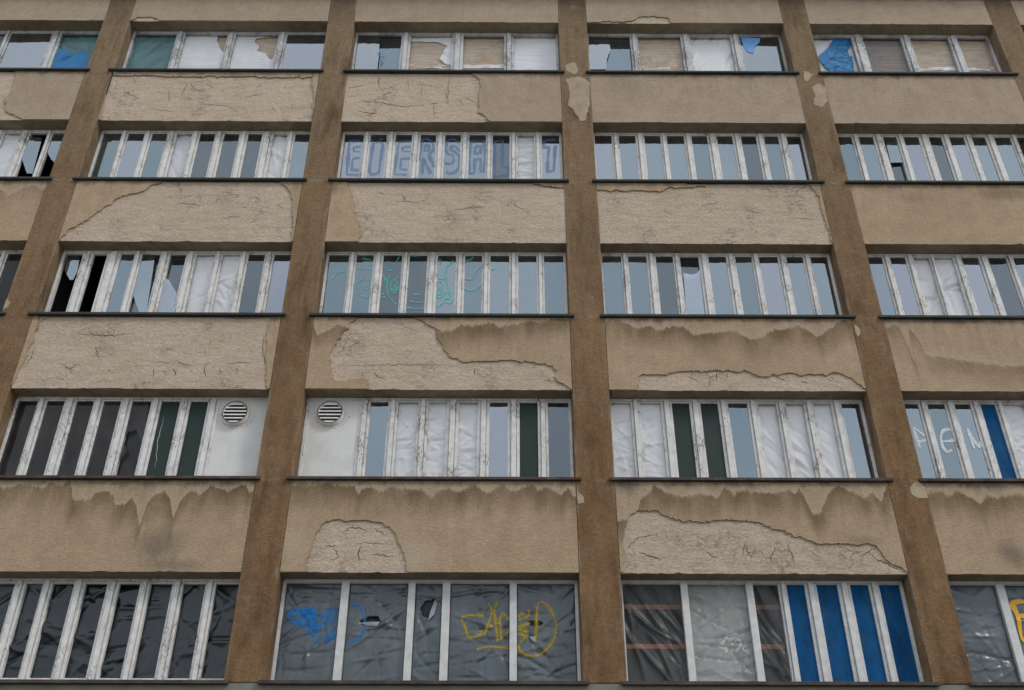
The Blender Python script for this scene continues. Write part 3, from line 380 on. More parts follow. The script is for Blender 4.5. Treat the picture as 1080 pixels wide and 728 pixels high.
def pillar_mat(name,seed=0.,xa=0,xb=1):
    t=NT(name); P=t.add(t.pos,(seed*5.7,0,seed*2.9)); X,Y,Z=t.xyz()
    big=t.noise(.7,5,.65,t.scale(P,(1.6,1,.7))); mid=t.noise(3.4,6,.7,P); fine=t.noise(19,5,.8,P); gr=t.noise(45,3,.8,P)
    c=t.mix(t.rng(big,.32,.68),(.215,.114,.050),(.43,.258,.130))
    c=t.mix(t.rng(mid,.42,.72,0,.6),c,(.39,.272,.17))
    # upper storeys turn to a paler tan, lower ones keep the brown aggregate
    c=t.mix(t.math('MULTIPLY',t.rng(Z,9,20.5,0,.75),t.rng(mid,.2,.6,.6,1)),c,(.37,.285,.19))
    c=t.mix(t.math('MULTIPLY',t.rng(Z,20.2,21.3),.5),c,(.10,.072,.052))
    st=t.noise(1,5,.65,t.scale(P,(6,6,.5))); c=t.mix(t.rng(st,.5,.75,0,.4),c,(.09,.062,.038))
    c=t.mix(t.rng(fine,.40,.72,0,.5),c,(.085,.060,.037))
    c=t.mix(t.rng(gr,.58,.70,0,.55),c,(.42,.335,.235))
    ed=t.math('MINIMUM',t.math('SUBTRACT',X,xa),t.math('SUBTRACT',xb,X))
    jn=t.math('MULTIPLY',t.rng(ed,.012,.05,1,0),t.rng(t.noise(1,5,.75,t.scale(P,(9,9,1.6))),.47,.62))
    c=t.mix(t.math('MULTIPLY',jn,.75),c,(.43,.35,.26))
    for zj in ZL.values():
        jz=t.math('ABSOLUTE',t.math('ADD',t.math('SUBTRACT',Z,zj-.03),t.math('MULTIPLY',t.math('SUBTRACT',t.noise(6,3,.6,P),.5),.16)))
        c=t.mix(t.math('MULTIPLY',t.rng(jz,.006,.035,1,0),t.rng(mid,.42,.6,0,.55)),c,(.44,.36,.265))
    wear=t.math('MULTIPLY',t.rng(t.noise(1,6,.72,t.scale(P,(4.5,4,1.1))),.56,.68),t.rng(mid,.4,.62))
    c=t.mix(t.math('MULTIPLY',wear,.75),c,(.43,.335,.23))
    dk=t.rng(t.noise(1,5,.7,t.add(t.scale(P,(2.4,2,.55)),(7,0,3))),.52,.72); c=t.mix(t.math('MULTIPLY',dk,.7),c,(.105,.066,.034))
    h=t.math('ADD',t.math('MULTIPLY',fine,1.6),gr)
    return t.done(t.bsdf(c,.95,.15,t.bump(h,1.,.04)))

def plain(name,col,rough=.8,spec=.3,var=.3,scale=8,bump=.2,bscale=60,dist=.004,metal=0,stretch=(1,1,1),dirt=None):
    t=NT(name); P=t.scale(t.pos,stretch)
    n1=t.noise(scale,5,.65,P)
    c=t.mix(t.rng(n1,.3,.7),tuple(x*(1-var) for x in col),tuple(min(1,x*(1+var*.6)) for x in col))
    if dirt: c=t.mix(t.rng(t.noise(scale*.6,6,.7,t.add(P,(4,2,7))),.48,.7,0,.75),c,dirt)
    nr=t.bump(t.noise(bscale,3,.7,P),bump,dist)
    return t.done(t.bsdf(c,rough,spec,nr,Metallic=metal))

def frame_mat(name,peel=.5,base=(.60,.60,.585),wood=(.20,.17,.14)):
    """old white gloss paint flaking off grey timber"""
    t=NT(name); P=t.pos
    n=t.noise(1,6,.74,t.scale(P,(62,62,15))); n2=t.noise(3.0,4,.6,t.scale(P,(1,1,.6))); grain=t.noise(1,4,.7,t.scale(P,(90,90,6)))
    lo=.76-.365*peel
    thr=t.math('ADD',t.math('MULTIPLY',t.math('SUBTRACT',n2,.5),.55),n)
    m=t.rng(thr,lo,lo+.05)
    w=t.mix(t.rng(grain,.35,.65),tuple(x*.6 for x in wood),tuple(min(1,x*1.7) for x in wood))
    p=t.mix(t.rng(t.noise(7,5,.6),.3,.7),tuple(x*.74 for x in base),base)
    cr=t.rng(t.noise(1,5,.8,t.scale(P,(60,60,14))),.60,.70); p=t.mix(t.math('MULTIPLY',cr,.35),p,(.24,.22,.20))
    # paint lifts first where boards butt together
    c=t.mix(m,p,w)
    h=t.math('ADD',t.math('MULTIPLY',t.math('SUBTRACT',1,m),1.0),t.math('MULTIPLY',grain,.4))
    return t.done(t.bsdf(c,.7,.3,t.bump(h,.7,.006)))

def glass_mat(name,refl,tint=(.74,.89,1.0),fm=1.3,trans=(.80,.86,.88),dirt=.1,rough=.015,wav=.25,dirtcol=(.35,.36,.36)):
    t=NT(name)
    nr=t.bump(t.noise(2.3,2,.5,t.scale(t.pos,(1,1,.5))),wav,.012)
    tr=t.n('ShaderNodeBsdfTransparent'); tr.inputs[0].default_value=(*trans,1)
    gl=t.n('ShaderNodeBsdfGlossy'); gl.inputs['Color'].default_value=(*tint,1); gl.inputs['Roughness'].default_value=rough; t.l(nr,gl.inputs['Normal'])
    lw=t.n('ShaderNodeFresnel'); lw.inputs['IOR'].default_value=1.5
    f=t.math('ADD',t.math('MULTIPLY',lw.outputs[0],fm),refl,clamp=True)
    m=t.n('ShaderNodeMixShader'); t.l(f,m.inputs[0]); t.l(tr.outputs[0],m.inputs[1]); t.l(gl.outputs[0],m.inputs[2])
    df=t.bsdf(dirtcol,.9,.1)
    dn=t.math('MULTIPLY',t.rng(t.noise(3.5,5,.65,t.scale(t.pos,(1.2,1,.7))),.35,.75,.25,1),dirt)
    m2=t.n('ShaderNodeMixShader'); t.l(dn,m2.inputs[0]); t.l(m.outputs[0],m2.inputs[1]); t.l(df,m2.inputs[2])
    return t.done(m2.outputs[0])

def sheet_mat(name,col,rough=.45,spec=.4,transl=0.,dirt=None,dirtamt=.5,wear=.15):
    t=NT(name)
    c=t.mix(t.rng(t.noise(2.2,5,.65),.3,.7),tuple(x*(1-wear) for x in col),col)
    if dirt: c=t.mix(t.rng(t.noise(1.8,5,.7,t.add(t.pos,(3,1,8))),.5,.72,0,dirtamt),c,dirt)
    nr=t.bump(t.noise(26,4,.6,t.scale(t.pos,(1,1,1.6))),.12,.01)
    s=t.bsdf(c,rough,spec,nr)
    return t.done(s)

def film_mat(name,alpha,col=(.45,.46,.46),rough=.28):
    t=NT(name)
    nr=t.bump(t.noise(9,4,.6,t.scale(t.pos,(1,1,.8))),.18,.02)
    tr=t.n('ShaderNodeBsdfTransparent'); tr.inputs[0].default_value=(.86,.87,.87,1)
    s=t.bsdf(col,rough,.6,nr)
    m=t.n('ShaderNodeMixShader'); t.setin(m.inputs[0],t.rng(t.noise(3,5,.7,t.scale(t.pos,(1.4,1,.6))),.35,.7,alpha*.5,alpha)); t.l(tr.outputs[0],m.inputs[1]); t.l(s,m.inputs[2])
    return t.done(m.outputs[0])

def paint_mat(name,col,alpha=1.):
    t=NT(name); s=t.bsdf(col,.5,.3)
    if alpha>=1: return t.done(s)
    tr=t.n('ShaderNodeBsdfTransparent'); m=t.n('ShaderNodeMixShader')
    t.setin(m.inputs[0],t.rng(t.noise(30,3,.7),.3,.65,alpha*.55,alpha)); t.l(tr.outputs[0],m.inputs[1]); t.l(s,m.inputs[2]); return t.done(m.outputs[0])

def board_mat(name,col,stain=(.2,.11,.05),amt=.4,grain=(2,2,22)):
    t=NT(name); P=t.pos
    g=t.noise(1,5,.65,t.scale(P,grain)); c=t.mix(t.rng(g,.3,.7),tuple(x*.72 for x in col),tuple(min(1,x*1.12) for x in col))
    c=t.mix(t.rng(t.noise(2.1,5,.7),.5,.74,0,amt),c,stain)
    X,Y,Z=t.xyz(); return t.done(t.bsdf(c,.85,.2,t.bump(g,.4,.006)))

M=dict(
 backing=plain('dark_backing',(.05,.053,.056),.7,.2),sky_patch=sheet_mat('painted_sky_reflection',(.17,.40,.80),.5,.3,wear=.2),
 bare=bare_mat('bare_render',1.), 
 ledge_hi=plain('slate_sill',(.040,.043,.038),.75,.3,.35,5,.3,40,stretch=(1,1,4)), ledge_lo=plain('brown_sill',(.062,.045,.038),.8,.25,.35,6,.4,40,dirt=(.11,.095,.08)),
 frame=frame_mat('peeling_white_paint',.47,(.74,.73,.715),(.21,.18,.15)), frame_old=frame_mat('bare_grey_timber_paint',.60,(.62,.63,.64),(.22,.205,.19)), frame_new=frame_mat('white_paint',.10,(.66,.67,.665)),
 glass=glass_mat('window_glass',.255,dirt=.10), glass_dim=glass_mat('inner_glass',.115,trans=(.7,.76,.8)), glass_grime=glass_mat('grimy_glass',.0,fm=.75,tint=(.8,.82,.85),trans=(.5,.5,.5),dirt=.22,rough=.05,dirtcol=(.19,.18,.175)),
 glass_a=glass_mat('window_glass_lavender',.29,tint=(.80,.88,1.0),dirt=.08),glass_b=glass_mat('window_glass_deep',.205,tint=(.68,.88,1.0),dirt=.16),glass_top=glass_mat('window_glass_top',.30,tint=(.82,.91,1.0),dirt=.12),glass_clear=glass_mat('clear_glass',.0,fm=.45,trans=(.985,.99,1.),dirt=.015), glass_front=glass_mat('thin_glass',.01,fm=.55,tint=(.92,.96,1.),trans=(.985,.99,1.),dirt=.02),
 green=plain('dark_green_panel',(.012,.030,.024),.5,.3,.2,3,.15), blue=plain('blue_panel',(.002,.066,.19),.75,.15,.35,5,.15,stretch=(1.5,1,.6),dirt=(.02,.075,.15)), white_panel=plain('white_panel',(.63,.635,.625),.6,.3,.05,2.,.1,30,dirt=(.47,.46,.44)),
 white=sheet_mat('white_plastic',(.95,.955,.965),wear=.04), white_paper=sheet_mat('white_paper',(.93,.935,.96),.8,.2,dirt=(.50,.49,.46),dirtamt=.3), grey_sheet=sheet_mat('grey_plastic',(.30,.31,.33)),
 black=sheet_mat('black_plastic',(.004,.011,.017),.25,.6), film=sheet_mat('dark_grey_film',(.066,.092,.108),.27,.65,dirt=(.135,.16,.17),dirtamt=.55,wear=.4),
 clear=film_mat('clear_film',.2,(.30,.31,.32)), milky=film_mat('milky_film',.40,(.42,.42,.40)),
 teal=sheet_mat('teal_cloth',(.16,.30,.32),.8,.2,wear=.3), tarp=sheet_mat('blue_tarp',(.004,.25,.60),.45,.4,wear=.25),
 board_tan=board_mat('tan_board',(.66,.53,.40),(.34,.18,.08),.45), board_rust=board_mat('stained_board',(.66,.54,.41),(.38,.20,.08),.75), board_dark=board_mat('weathered_dark_board',(.33,.28,.25),(.14,.12,.11),.6), batten=board_mat('orange_batten',(.60,.24,.10),(.25,.1,.04),.3,(14,14,40)),
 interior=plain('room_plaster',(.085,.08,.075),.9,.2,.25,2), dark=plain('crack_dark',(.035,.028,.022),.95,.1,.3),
 cornice=plain('cornice_render',(.24,.18,.095),.9,.2,.3,3,.4,30,dirt=(.07,.055,.04)), plinth=plain('grey_green_render',(.20,.205,.18),.9,.2,.2,2,.5,50,dirt=(.12,.12,.105)),
 patch=plain('pale_patch',(.37,.30,.215),.95,.15,.2,5,.5,45), metal=plain('vent_white',(.82,.82,.80),.5,.4,.1,5), slot=plain('vent_slot',(.10,.10,.10),.9,.1), rust=plain('rusty_rim',(.20,.10,.045),.8,.2,.4,12),
 asphalt=plain('asphalt',(.05,.05,.052),.9,.3,.3,3,.5,80), paving=plain('paving',(.26,.25,.235),.9,.2,.2,2,.4,50), stone=plain('kerb_stone',(.32,.31,.29),.85,.2,.2,4), soffit=plain('soffit_render',(.30,.24,.165),.95,.15,.3,4,.5,40),
 p_blue=paint_mat('blue_letter_paint',(.09,.22,.46),.44), p_teal=paint_mat('teal_paint',(.10,.64,.55),.5), p_white=paint_mat('white_paint_stroke',(.72,.80,.84),.9), p_cyan=paint_mat('blue_spray',(.012,.22,.58),.55), p_yel=paint_mat('yellow_spray',(.52,.38,.015),.66), p_or=paint_mat('orange_spray',(.72,.40,.03),1.), h_blu=paint_mat('blue_overspray',(.012,.22,.60),.30), h_yel=paint_mat('yellow_overspray',(.55,.40,.015),.16), p_grey=paint_mat('pale_scribble',(.55,.56,.57),.7),
)

# ------------------------------------------------------------------ the building
building=bpy.data.objects.new('office_building',None); COL.objects.link(building); building.location=(0,0,0)
tag(building,'derelict beige concrete office building with flaking render and long bands of old windows','building')
ROWS=(1,2,3,4,5); BAYS=range(6)
ROOF_Z=21.39
XL,XR=OPEN[0][0]-.6,OPEN[5][1]+.6
# pillars
edges=[XL]+[v for b in BAYS for v in OPEN[b]]+[XR]
pil=[(edges[i],edges[i+1]) for i in range(0,len(edges),2)]
def jag(poly,amp,step,rnd,keep):
    """roughen an outline; keep(p) tells points that lie on the panel border"""
    out=[]
    n=len(poly)
    for i in range(n):
        a,b=poly[i],poly[(i+1)%n]; out.append(a)
        L=math.hypot(b[0]-a[0],b[1]-a[1])
        if L<1e-4 or (keep(a) and keep(b)): continue
        k=max(1,int(L/step)); nx,nz=-(b[1]-a[1])/L,(b[0]-a[0])/L; w=0
        for j in range(1,k):
            w=w*.55+rnd.gauss(0,amp); t=j/k; e=min(1,4*t*(1-t)+.2)
            out.append((a[0]+(b[0]-a[0])*t+nx*w*e,a[1]+(b[1]-a[1])*t+nz*w*e))
    return out
def clampp(poly,x0,x1,z0,z1):
    r=[]
    for x,z in poly:
        p=(min(max(x,x0),x1),min(max(z,z0),z1))
        if not r or math.hypot(p[0]-r[-1][0],p[1]-r[-1][1])>1e-4: r.append(p)
    if len(r)>1 and math.hypot(r[0][0]-r[-1][0],r[0][1]-r[-1][1])<1e-4: r.pop()
    return r
def slab(name,polys,yf,yb,mat,parent,lift=None):
    me=bpy.data.meshes.new(name); bm=bmesh.new()
    for poly in polys:
        vs=[bm.verts.new((x,yb,z)) for x,z in poly]
        try: f=bm.faces.new(vs)
        except ValueError: continue
        r=bmesh.ops.extrude_face_region(bm,geom=[f])
        for g in r['geom']:
            if isinstance(g,bmesh.types.BMVert): g.co.y=yf
    bmesh.ops.triangulate(bm,faces=[f for f in bm.faces if len(f.verts)>4])
    bmesh.ops.recalc_face_normals(bm,faces=bm.faces); bm.to_mesh(me); bm.free()
    me.materials.append(mat); o=bpy.data.objects.new(name,me); COL.objects.link(o); o.parent=parent
    return o
def ribbon(mb,pts,w,y,taper=True,off=0.,mi=0,vary=False):
    """flat crack or paint stroke on the facade plane, its width uneven"""
    n=len(pts)
    L=[];Rr=[]
    for i,(x,z) in enumerate(pts):
        a=pts[max(0,i-1)]; b=pts[min(n-1,i+1)]
        dx,dz=b[0]-a[0],b[1]-a[1]; l=math.hypot(dx,dz) or 1
        ww=w*.5*((.25+.75*math.sin(math.pi*(i+.35)/(n-.3))) if taper else 1)
        if vary: ww*=1+.28*math.sin(i*.45+pts[0][0]*40)+.12*math.sin(i*1.3+pts[0][1]*70)
        yy=(y(x,z) if callable(y) else y)-off-1e-5*i
        L.append((x-dz/l*ww,yy,z+dx/l*ww)); Rr.append((x+dz/l*ww,yy,z-dx/l*ww))
    b0=len(mb.v); mb.v+=L+Rr
    for i in range(n-1): mb.f.append((b0+i,b0+i+1,b0+n+i+1,b0+n+i)); mb.m.append(mi)
def crack_pts(poly,rnd,step=.03,amp=.011):
    out=[]
    for a,b in zip(poly,poly[1:]):
        L=math.hypot(b[0]-a[0],b[1]-a[1]); k=max(2,int(L/step))
        for j in range(k): t=j/k; out.append((a[0]+(b[0]-a[0])*t+rnd.gauss(0,amp),a[1]+(b[1]-a[1])*t+rnd.gauss(0,amp)))
    out.append(poly[-1]); return out

for i,(a,b) in enumerate(pil):
    mb=MB(); n=30
    mb.box(a,b,-.026,.46,5.60,ROOF_Z)
    p=mb.build('pillar',pillar_mat('pillar_aggregate',float(i),a,b),building,bevel=.012)
    if (i-1) in PATCH:
        polys=[jag(poly,.012,.05,rng,lambda q:False) for poly in PATCH[i-1]]
        [slab('plaster_patch',[clampp(q,a+.004,b-.004,0,30)],-.032,-.02,M['patch'],p) for q in polys]

BROWN={(2,4):[(9.62,ZL[2]-.30,.75,.22,.6,(.20,.15,.09)),(7.75,ZL[2]-.42,.5,.16,.35,(.20,.15,.09)),(10.4,ZL[2]-.22,.5,.2,.5,(.20,.15,.09))],(1,3):[(2.2,ZL[1]-.5,.6,.5,.25,(.2,.16,.11))],(4,0):[(-10.4,ZL[4]-.3,.5,.4,.6,(.18,.13,.08))]}
ALLCOAT={(0,b) for b in (0,2,4,5)}|{(1,3),(1,4),(1,5),(2,0),(2,4),(2,5),(3,0),(3,4),(3,5),(4,0),(4,1),(4,4),(4,5)}
for r in range(0,5):
    for b in BAYS:
        x0,x1=OPEN[b]; zb=ZT[r+1]; zt=(ROOF_Z if r==0 else ZL[r]-.055)
        key=(r,b); seed=r*6+b+1.
        cm=coat_mat('render_coat',zt,x0,x1,ST.get(key) if key!=(2,4) else None,list(MILD.get(key,()))+BROWN.get(key,[]),stst={(3,4):.6,(2,0):.5}.get(key,.97),grime=(.35 if r==0 else .7 if r<3 else .9),seed=seed,base=((.435,.352,.268) if r<2 else (.455,.346,.236)))
        whole=key in ALLCOAT
        mb=MB(); yf=-.018 if whole else 0.
        # front panel with a slightly chipped lower arris, soffit behind it
        n=64; xs=[x0+(x1-x0)*i/n for i in range(n+1)]
        rr=random.Random(int(seed)); ch=[]; c_=0
        for i in range(n+1):
            c_=c_*.6+rr.gauss(0,.004); ch.append(zb+max(-.004,c_)+(.02*rr.random() if rr.random()<.05 else 0))
        for i in range(n):
            mb.poly([(xs[i],yf,ch[i]),(xs[i+1],yf,ch[i+1]),(xs[i+1],yf,zt),(xs[i],yf,zt)],0)
            mb.poly([(xs[i],yf,ch[i]),(xs[i],.44,zb),(xs[i+1],.44,zb),(xs[i+1],yf,ch[i+1])],1)
        mb.box(x0,x1,.10,.44,zb+.03,zt,0)
        for poly in CRACK.get(key,()):
            k0=len(mb.m); ribbon(mb,crack_pts(clampp(poly,x0+.02,x1-.02,zb+.02,zt-.02),rng),.011*(.6+.8*rng.random()),-.0015 if not whole else -.0195)
            for k in range(k0,len(mb.m)): mb.m[k]=2
        sp=mb.build('spandrel' if r else 'parapet_panel',[cm if whole else bare_mat('bare_render',seed),M['soffit'],M['dark']],building)
        if key in COAT:
            e=.003
            inb=lambda p:(abs(p[0]-(x0+e))<.002 or abs(p[0]-(x1-e))<.002 or abs(p[1]-(zb+e))<.002 or abs(p[1]-(zt-e))<.002)
            polys=[jag(clampp(poly,x0+e,x1-e,zb+e,zt-e),.015,.034,rng,inb) for poly in COAT[key]]
            polys=[clampp(p,x0+e,x1-e,zb+e,zt-e) for p in polys]
            [slab('plaster_coat',[p],-.028,.004,cm,sp) for p in polys if len(p)>2]

# cornice, roof, plinth wall, rooms behind the windows
mb=MB()
prof=[(-.03,ROOF_Z),(-.10,ROOF_Z),(-.10,ROOF_Z+.09),(-.20,ROOF_Z+.13),(-.20,ROOF_Z+.20),(-.42,ROOF_Z+.26),(-.42,ROOF_Z+.44),(.46,ROOF_Z+.44),(.46,ROOF_Z)]
mb.prism(prof,XL-.3,XR+.3); mb.build('cornice',M['cornice'],building)
mb=MB(); mb.box(XL-.2,XR+.2,.0,11.6,ROOF_Z+.44,ROOF_Z+.62); mb.build('roof',plain('roof_felt',(.08,.08,.08)),building)
mb=MB(); mb.box(XL,XR,-.012,.44,0,5.595); mb.build('ground_floor_wall',M['plinth'],building)
mb=MB(); mb.box(XL,XL+.3,.47,11.4,0,ROOF_Z); mb.box(XR-.3,XR,.47,11.4,0,ROOF_Z); mb.box(XL+.3,XR-.3,11.1,11.4,0,ROOF_Z); mb.build('outer_wall',M['plinth'],building)
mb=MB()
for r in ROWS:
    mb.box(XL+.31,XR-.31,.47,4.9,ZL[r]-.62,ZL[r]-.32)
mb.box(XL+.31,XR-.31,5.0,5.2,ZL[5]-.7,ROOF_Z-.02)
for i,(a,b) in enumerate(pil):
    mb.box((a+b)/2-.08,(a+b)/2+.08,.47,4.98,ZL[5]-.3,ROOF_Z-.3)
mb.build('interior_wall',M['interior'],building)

# ------------------------------------------------------------------ windows
PANES={(1,0):'gggg g',(1,1):'ccPg',(1,2):'gccc',(1,3):'gccg',(1,4):'cccc',
 (2,1):'gggwdddwg',(2,2):'ggggggdwg',(2,3):'ggggggdgg',(2,4):'gggidggg',
 (3,1):'xxgggwwdg',(3,2):'ggddggggg',(3,3):'ggdgggggg',(3,4):'ggwwgdgg',
 (4,1):'kkkkkGGV',(4,2):'VgwwwgGd',(4,3):'wwGGgwwwg',(4,4):'gggBwgggg',
 (5,1):'fffffffff',(5,2):'fffff',(5,3):'fffBBBB',(5,4):'fffff'}
winobj={}; pane_rect={}
YG=.30
def window(r,b):
    x0,x1=OPEN[b]; z0,z1=ZL[r]-.02,ZT[r]; mus=MU[(r,b)]; J=.055
    codes=PANES.get((r,b),''); codes=codes.replace(' ','')
    npn=len(mus)+1; codes=(codes+'g'*npn)[:npn]
    if b==0: codes={1:'g'*(npn-3)+'cgc',2:'g'*(npn-3)+'wxx',3:'k'*npn}.get(r,'k'*npn)
    big=(r,b) in ((5,2),(5,4)) or ((r,b)==(5,3))
    fm=M['frame_old'] if r==1 else M['frame_new'] if big else M['frame'] if not (r==4) else M['frame']
    mb=MB()
    yf=.272; topz=z1-.05; botz=z0+.105
    mb.box(x0+.002,x1-.002,yf+.012,.38,topz,z1-.002)            # head rail
    mb.box(x0+.002,x1-.002,yf+.006,.38,z0+.002,botz-.03)           # bottom rail
    mb.box(x0+.003,x0+J,yf,.381,botz-.03,topz); mb.box(x1-J,x1-.003,yf,.381,botz-.03,topz)
    panes=[]; lims=[x0+J]+[v for m in mus for v in m]+[x1-J]
    S=.030 if not big else .012
    for i in range(npn):
        panes.append((lims[2*i],lims[2*i+1]))
    for k,(a,c) in enumerate(mus):
        w=c-a; 
        if big and not ((r,b)==(5,3) and k>=2): mb.box(a,c,yf-.008,.382,botz-.03,topz); continue
        # moulded post between two casement stiles, the stiles set back
        g=.012
        mb.box(a+w*.29,c-w*.29,yf-.028,.383,botz-.035,topz+.01)
        mb.box(a,a+w*.29-g*.4,yf+.010+.004*(k%2),.36,botz-.03,topz-.004); mb.box(c-w*.29+g*.4,c,yf+.006+.006*((k+1)%2),.36,botz-.03,topz-.004)
    gl=MB(); inner=MB(); panels=[]
    mats=[M['glass'],M['glass_dim'],M['glass_grime'],M['glass_front'],M['glass_a'],M['glass_b'],M['glass_top'],M['glass_clear']]
    mi={'g':0,'d':1,'k':2,'w':3,'c':7,'P':7,'i':0}
    for i,(a,c) in enumerate(panes):
        code=codes[i]; zt_,zb_=topz-.002,botz
        pane_rect[(r,b,i)]=(a,c,zb_,zt_)
        # slim casement rails at head and foot of each light
        rail=.034 if not big else .014
        if code!='V':
            mb.box(a+.001,c-.001,yf+.018,.352,zt_-rail,zt_-.001); mb.box(a+.001,c-.001,yf+.016,.353,botz-.028,botz+rail)
        zt_-=rail; zb_+=rail
        if code in 'GB': panels.append((i,a,c,zb_-.01,zt_+.01,code)); continue
        if code=='V': panels.append((i,a,c,botz-.02,topz,code)); continue
        if code=='f': continue
        idx=i if (r,b,i) in BR else i-npn
        brk=BR.get((r,b,idx))
        rr=random.Random(r*1000+b*50+i); tx,tz=(rr.gauss(0,.010),rr.gauss(0,.010)) if (r,b) not in ((2,2),(3,2),(4,4),(1,2)) else (0,0)
        yy=lambda x,z:YG+(x-(a+c)/2)*tx*.9+(z-zt_)*tz*.25
        if code in 'gi': mi['g']=mi['i']=6 if r==1 else rr.choice((0,0,4,5))
        if brk:
            for poly in brk:
                poly=clampp(poly,a,c,zb_,zt_)
                if len(poly)>2: gl.poly([(x,yy(x,z),z) for x,z in poly],mi.get(code,0) if code!='x' else 0)
            # the second, inner light of the double window is still there
            if code not in 'x': inner.poly([(a,.37,zb_),(c,.37,zb_),(c,.37,zt_),(a,.37,zt_)],(5 if r==1 else 1) if code!='k' else 2)
            continue
        if code=='x': continue
        gl.poly([(x,yy(x,z),z) for x,z in ((a,zb_),(c,zb_),(c,zt_),(a,zt_))],mi[code])
    w=mb.build('window',fm,building,bevel=.004)
    if gl.f: gl.build('glass',mats,w,facing=True)
    if inner.f: inner.build('inner_glass',mats,w,facing=True)
    for (i,a,c,zb_,zt_,code) in panels:
        p=MB()
        if code=='V':
            p.box(a-.02 if a>x0+.2 else a,c,.30,.33,zb_,zt_)
            side=a if a>x0+.2 else c
            p.build('vent_board',M['white_panel'],w)
        else:
            p.box(a-.005,c+.005,.315,.33,zb_,zt_)
            if (r,b,i)==(4,1,5):
                k0=len(p.m); ribbon(p,crack_pts(SCRATCH,rng,.06,.006),.014,.3135)
                for k in range(k0,len(p.m)): p.m[k]=1
            o=p.build('infill_panel',[M['green' if code=='G' else 'blue'],M['p_grey']],w)
            o['label']='dark green panel filling a window light' if code=='G' else 'bright blue panel filling a window light'
    s=MB(); zl=ZL[r]; l0,l1=x0-.09,x1+.09
    n=40
    rr=random.Random(r*77+b)
    # sill: sheet-covered slab, sloping forward, nosing with drip, two overhanging ends
    prof=[(-.09,zl-.050),(-.086,zl-.004),(-.078,zl+.001),(.268,zl+.020),(.268,zl-.03),(-.028,zl-.047),(-.032,zl-.056),(-.06,zl-.056)]
    s.prism([(y,z) for y,z in prof],x0+.001,x1-.001)
    prof2=[(-.09,zl-.050),(-.086,zl-.004),(-.078,zl+.001),(-.030,zl+.004),(-.030,zl-.05),(-.06,zl-.056)]
    s.prism(prof2,l0,x0+.0005); s.prism(prof2,x1-.0005,l1)
    s.build('sill',M['ledge_lo'] if r>=4 else M['ledge_hi'],w)
    winobj[(r,b)]=w
    return w
for r in ROWS:
    for b in BAYS: window(r,b)
WL={(2,2):'window band with blue outlined capital letters painted on its glass',(3,2):'window band with a teal doodled face on its glass',(4,4):'window band with white letters written across its panes',(4,1):'window band ending in a white board with a round vent'}
for k,v in WL.items(): winobj[k]['label']=v

# ------------------------------------------------------------------ paint on the glass
def catmull(p,sub=5):
    if len(p)<3: return [ (p[0][0]+(p[1][0]-p[0][0])*t/6,p[0][1]+(p[1][1]-p[0][1])*t/6) for t in range(7)]
    out=[]; n=len(p)
    for i in range(n-1):
        a=p[max(0,i-1)];b=p[i];c=p[i+1];d=p[min(n-1,i+2)]
        for j in range(sub):
            t=j/sub
            out.append(tuple(.5*(2*b[k]+(c[k]-a[k])*t+(2*a[k]-5*b[k]+4*c[k]-d[k])*t*t+(3*b[k]-a[k]-3*c[k]+d[k])*t**3) for k in (0,1)))
    out.append(p[-1]); return out
def graffiti(key,name,mat,parent,w,y=.2935,spans=None,label=None,smooth=True,halo=None):
    """strokes are cut where a post stands in front, as paint is only on the glass"""
    mb=MB()
    for k,st in enumerate(GR[key]):
        pts=catmull(st) if smooth else crack_pts(st,rng,.05,.002)
        runs=[[]]
        for p in pts:
            if spans is None or any(a<=p[0]<=c for a,c in spans): runs[-1].append(p)
            elif runs[-1]: runs.append([])
        for q in runs:
            if len(q)>1:
                ribbon(mb,q,w*(.85+.3*rng.random()),y,False,off=.0004*k+.0012,vary=True)
                if halo: ribbon(mb,q,w*2.6,y,False,off=.00003*k,mi=1,vary=True)
    o=mb.build(name,[mat,halo] if halo else mat,parent)
    if label: o['label']=label
    return o
sp=lambda r,b:[(pane_rect[(r,b,i)][0]+.004,pane_rect[(r,b,i)][1]-.004) for i in range(len(MU[(r,b)])+1)]
graffiti('eier','painted_lettering',M['p_blue'],winobj[(2,2)],.062,spans=sp(2,2),label='blue outlined capital letters',smooth=False)
graffiti('face','painted_doodle',M['p_teal'],winobj[(3,2)],.032,spans=sp(3,2),label='teal line drawing of a face')
graffiti('pen','painted_lettering',M['p_white'],winobj[(4,4)],.045,spans=sp(4,4),label='white handwritten letters')
graffiti('ess','painted_mark',M['p_blue'],winobj[(1,2)],.05,spans=sp(1,2),label='small pale blue painted squiggle')

